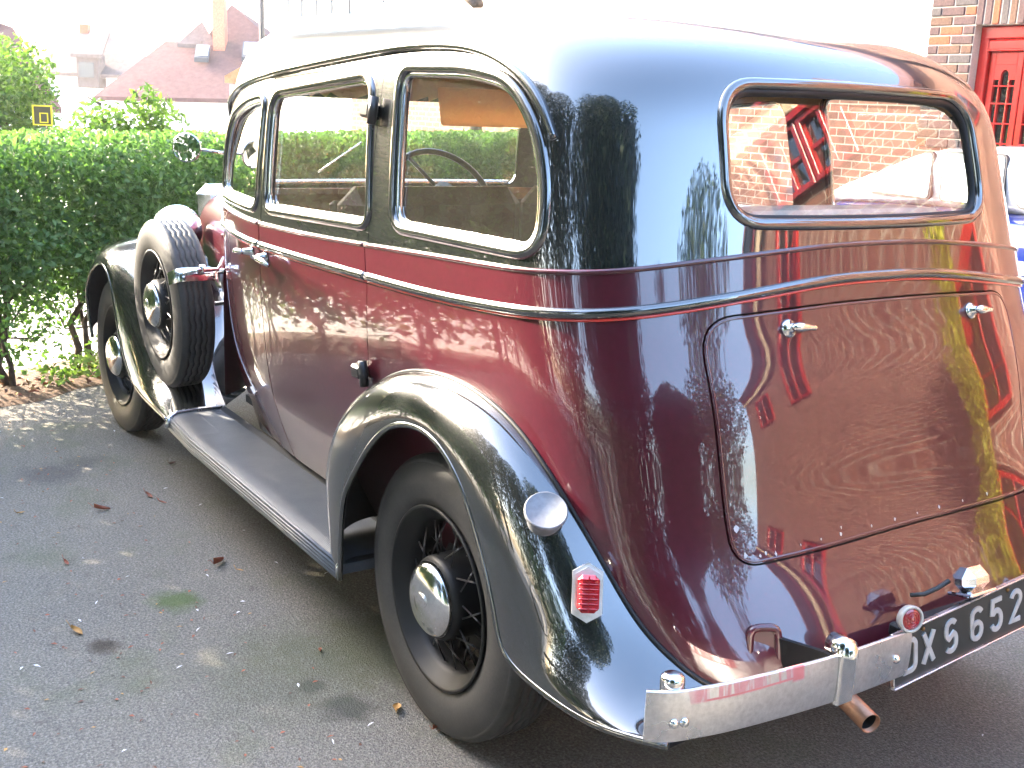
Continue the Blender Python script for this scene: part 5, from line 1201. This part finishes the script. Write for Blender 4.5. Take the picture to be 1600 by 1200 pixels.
for x in (1.20, 3.62):
    for sy, yy in ((1, -4.20), (-1, -5.80)):
        wv = MB(); wv.lathe([(.20, -.10), (.29, -.10), (.315, -.07), (.32, 0), (.315, .07), (.29, .10), (.20, .10)], 36, ax='y', c=(x, yy+.02*sy-.06*sy, .32)); w_o = rel(wv.build('wheel', M_RUBBER, BC), BC)
        wv = MB(); wv.lathe([(0, .07), (.05, .075), (.18, .085), (.20, .095)], 30, ax='y', c=(x, yy+.02*sy-.06*sy, .32), M=None); r_o = wv.build('rim', M_ALU, w_o)
    wpanel('wheel_arch', np.array([(x+.37*math.cos(t), .32+.37*math.sin(t)) for t in np.linspace(0, math.pi, 16)]), M_MATT, .103)
# ---- litter on the drive
LEAFY = [simple('dead_leaf_%s' % n, c, .7, sc=30, var=.35) for n, c in (('russet', (.26, .075, .035)), ('ochre', (.36, .19, .05)), ('brown', (.13, .055, .03)))]
def leafmesh(L, Wd, curl, seed, mat, stalk=True):
    r = np.random.default_rng(seed); n = 9; b = MB(); G = []
    for i in range(n):
        t = i/(n-1); w = Wd*math.sin(math.pi*min(1, t*1.02))**.8*(1-.25*t)+.0005; G.append([(-L/2+t*L, w*s_*(1-.25*abs(s_)*curl), .003+curl*L*.25*(s_*s_)*(.4+t)+.02*L*math.sin(5*t+seed)+curl*.18*L*t*t) for s_ in (-1, -.5, 0, .5, 1)])
    b.grid(G)
    if stalk: b.tube([(L/2, 0, .004+curl*.18*L), (L*.68, .01*L, .010+curl*.3*L), (L*.85, .05*L, .02+curl*.3*L)], .0011, 5)
    return b.mesh('fallen_leaf', mat)
def gp(px, py):
    d = _f+(px-800)/FPX*_r2-(py-600)/FPX*_u2; t = -CAM_P[2]/d[2]; return CAM_P+t*d
LEAVES = [(1.295, .965, .078, 2.35, 0, .9, 'largest dead leaf, curled and russet, lying alone beside the running board'), (2.004, 1.185, .060, 1.2, 0, .8, 'curled red leaf, leftmost of the leaf group near the front wheel'),
 (2.078, .984, .045, .3, 0, .6, 'small red leaf right of the curled one, below the front of the running board'), (-.013, .824, .050, 2.0, 0, .7, 'bright orange leaf against the foot of the rear tyre'), (.125, .874, .060, 2.6, 1, .5, 'pale ochre leaf with a twig, left of the rear tyre'),
 (.981, 1.508, .055, .4, 1, .6, 'ochre leaf on the dirt patch near the left edge of the drive'), (2.45, .777, .045, 2.2, 2, .6, 'brown leaf under the front of the running board'), (2.102, 1.462, .032, 1.9, 1, .4, 'small yellow leaf by the left edge of the photo'),
 (1.981, .957, .030, .9, 0, .5, 'tiny russet leaf right below the small red leaf'), (1.529, 1.42, .034, .2, 0, .6, 'dark red leaf between the yellow leaf and the dirt patch'), (1.203, .922, .024, 1.0, 1, .4, 'tiny ochre leaf just right of the largest dead leaf'), (.534, .918, .030, 2.8, 0, .5, 'small russet leaf between the running board end and the rear tyre')]
for i, (x, y, L, rz, m, curl, lb) in enumerate(LEAVES):
    o = add('fallen_leaf', leafmesh(L, L*.24, curl, i+1, LEAFY[m]), None, (x, y, .002), (0, 0, rz)); tag(o, lb, 'leaf', 'dead leaves lying on the drive')
rng = np.random.default_rng(77)
n = 900; Pq = np.stack([rng.uniform(-1.6, 3.6, n), rng.uniform(.95, 3.4, n), np.full(n, .003)], 1); ok = ~((Pq[:, 0] < 3.45) & (Pq[:, 1] < .95)); Pq = Pq[ok]
V, F = leaves(Pq, unit(np.array([0, 0, 1.])+rng.normal(size=Pq.shape)*.16), .017, .008, rng, .1); mi = np.repeat(rng.choice(3, size=len(Pq), p=[.45, .2, .35]), 1)
o = add('leaf_litter', fast_mesh('leaf_litter', V, F, LEAFY, np.concatenate([mi, mi]))); o['kind'] = 'stuff'
n = 180; Pq = np.stack([rng.uniform(-1.7, 3.4, n), rng.uniform(-.6, 3.0, n), np.full(n, .003)], 1)
V, F = leaves(Pq, unit(np.array([0, 0, 1.])+rng.normal(size=Pq.shape)*.15), .021, .007, rng, .15); o = add('pale_petals', fast_mesh('pale_petals', V, F, simple('petal_white', (.62, .60, .60), .7))); o['kind'] = 'stuff'
n = 500; t = rng.uniform(-2, 4, n); oo = rng.normal(0, .12, n)+.02; Pq = np.array([hp(a, b_, .03+abs(c)*.012) for a, b_, c in zip(t, oo, rng.normal(size=n))])
V, F = leaves(Pq, unit(np.array([0, 0, 1.])+rng.normal(size=Pq.shape)*.4), .04, .022, rng, .3); mi = rng.choice(3, size=n); o = add('hedge_litter', fast_mesh('hedge_litter', V, F, LEAFY, np.concatenate([mi, mi]))); o['kind'] = 'stuff'
rng = np.random.default_rng(5)
for i, t in enumerate((.30, .46, .62)):
    b = MB(); q = hp(t, -.06); Vs = []
    Pq = np.array([hp(t+rng.normal()*.06, -.08+rng.normal()*.05, .05+abs(rng.normal())*.07) for _ in range(70)]); V, F = leaves(Pq, unit(rng.normal(size=Pq.shape)*.5+np.array([-.4, 0, .8])), .05, .028, rng)
    root = empty('weed', q); o = add('foliage', fast_mesh('foliage', V, F, M_SHRUB), root); o.matrix_parent_inverse = Matrix.Translation(root.location).inverted(); o['kind'] = 'stuff'
    tag(root, ['small green weed at the hedge foot, farthest from the front wheel', 'small green weed at the hedge foot, between the other two', 'small green weed at the hedge foot, nearest the front wheel'][i], 'weed', 'weeds at the hedge foot')
# ---- thin scattering volume added over the street to imitate veiling lens glare
hz = MB(); hz.box((25, 0, 5.2), (330, 330, 24)); HZ = bpy.data.meshes.new('glare_veil')
hm_ = bpy.data.materials.new('glare_veil_air'); hm_.use_nodes = True; hn = hm_.node_tree; hn.nodes.remove(hn.nodes['Principled BSDF'])
pv = hn.nodes.new('ShaderNodeVolumePrincipled'); pv.inputs['Color'].default_value = (.97, .97, 1, 1); pv.inputs['Density'].default_value = .0006; pv.inputs['Anisotropy'].default_value = .55
hn.links.new(pv.outputs[0], hn.nodes['Material Output'].inputs['Volume'])
o = hz.build('glare_veil', hm_); o['kind'] = 'stuff'
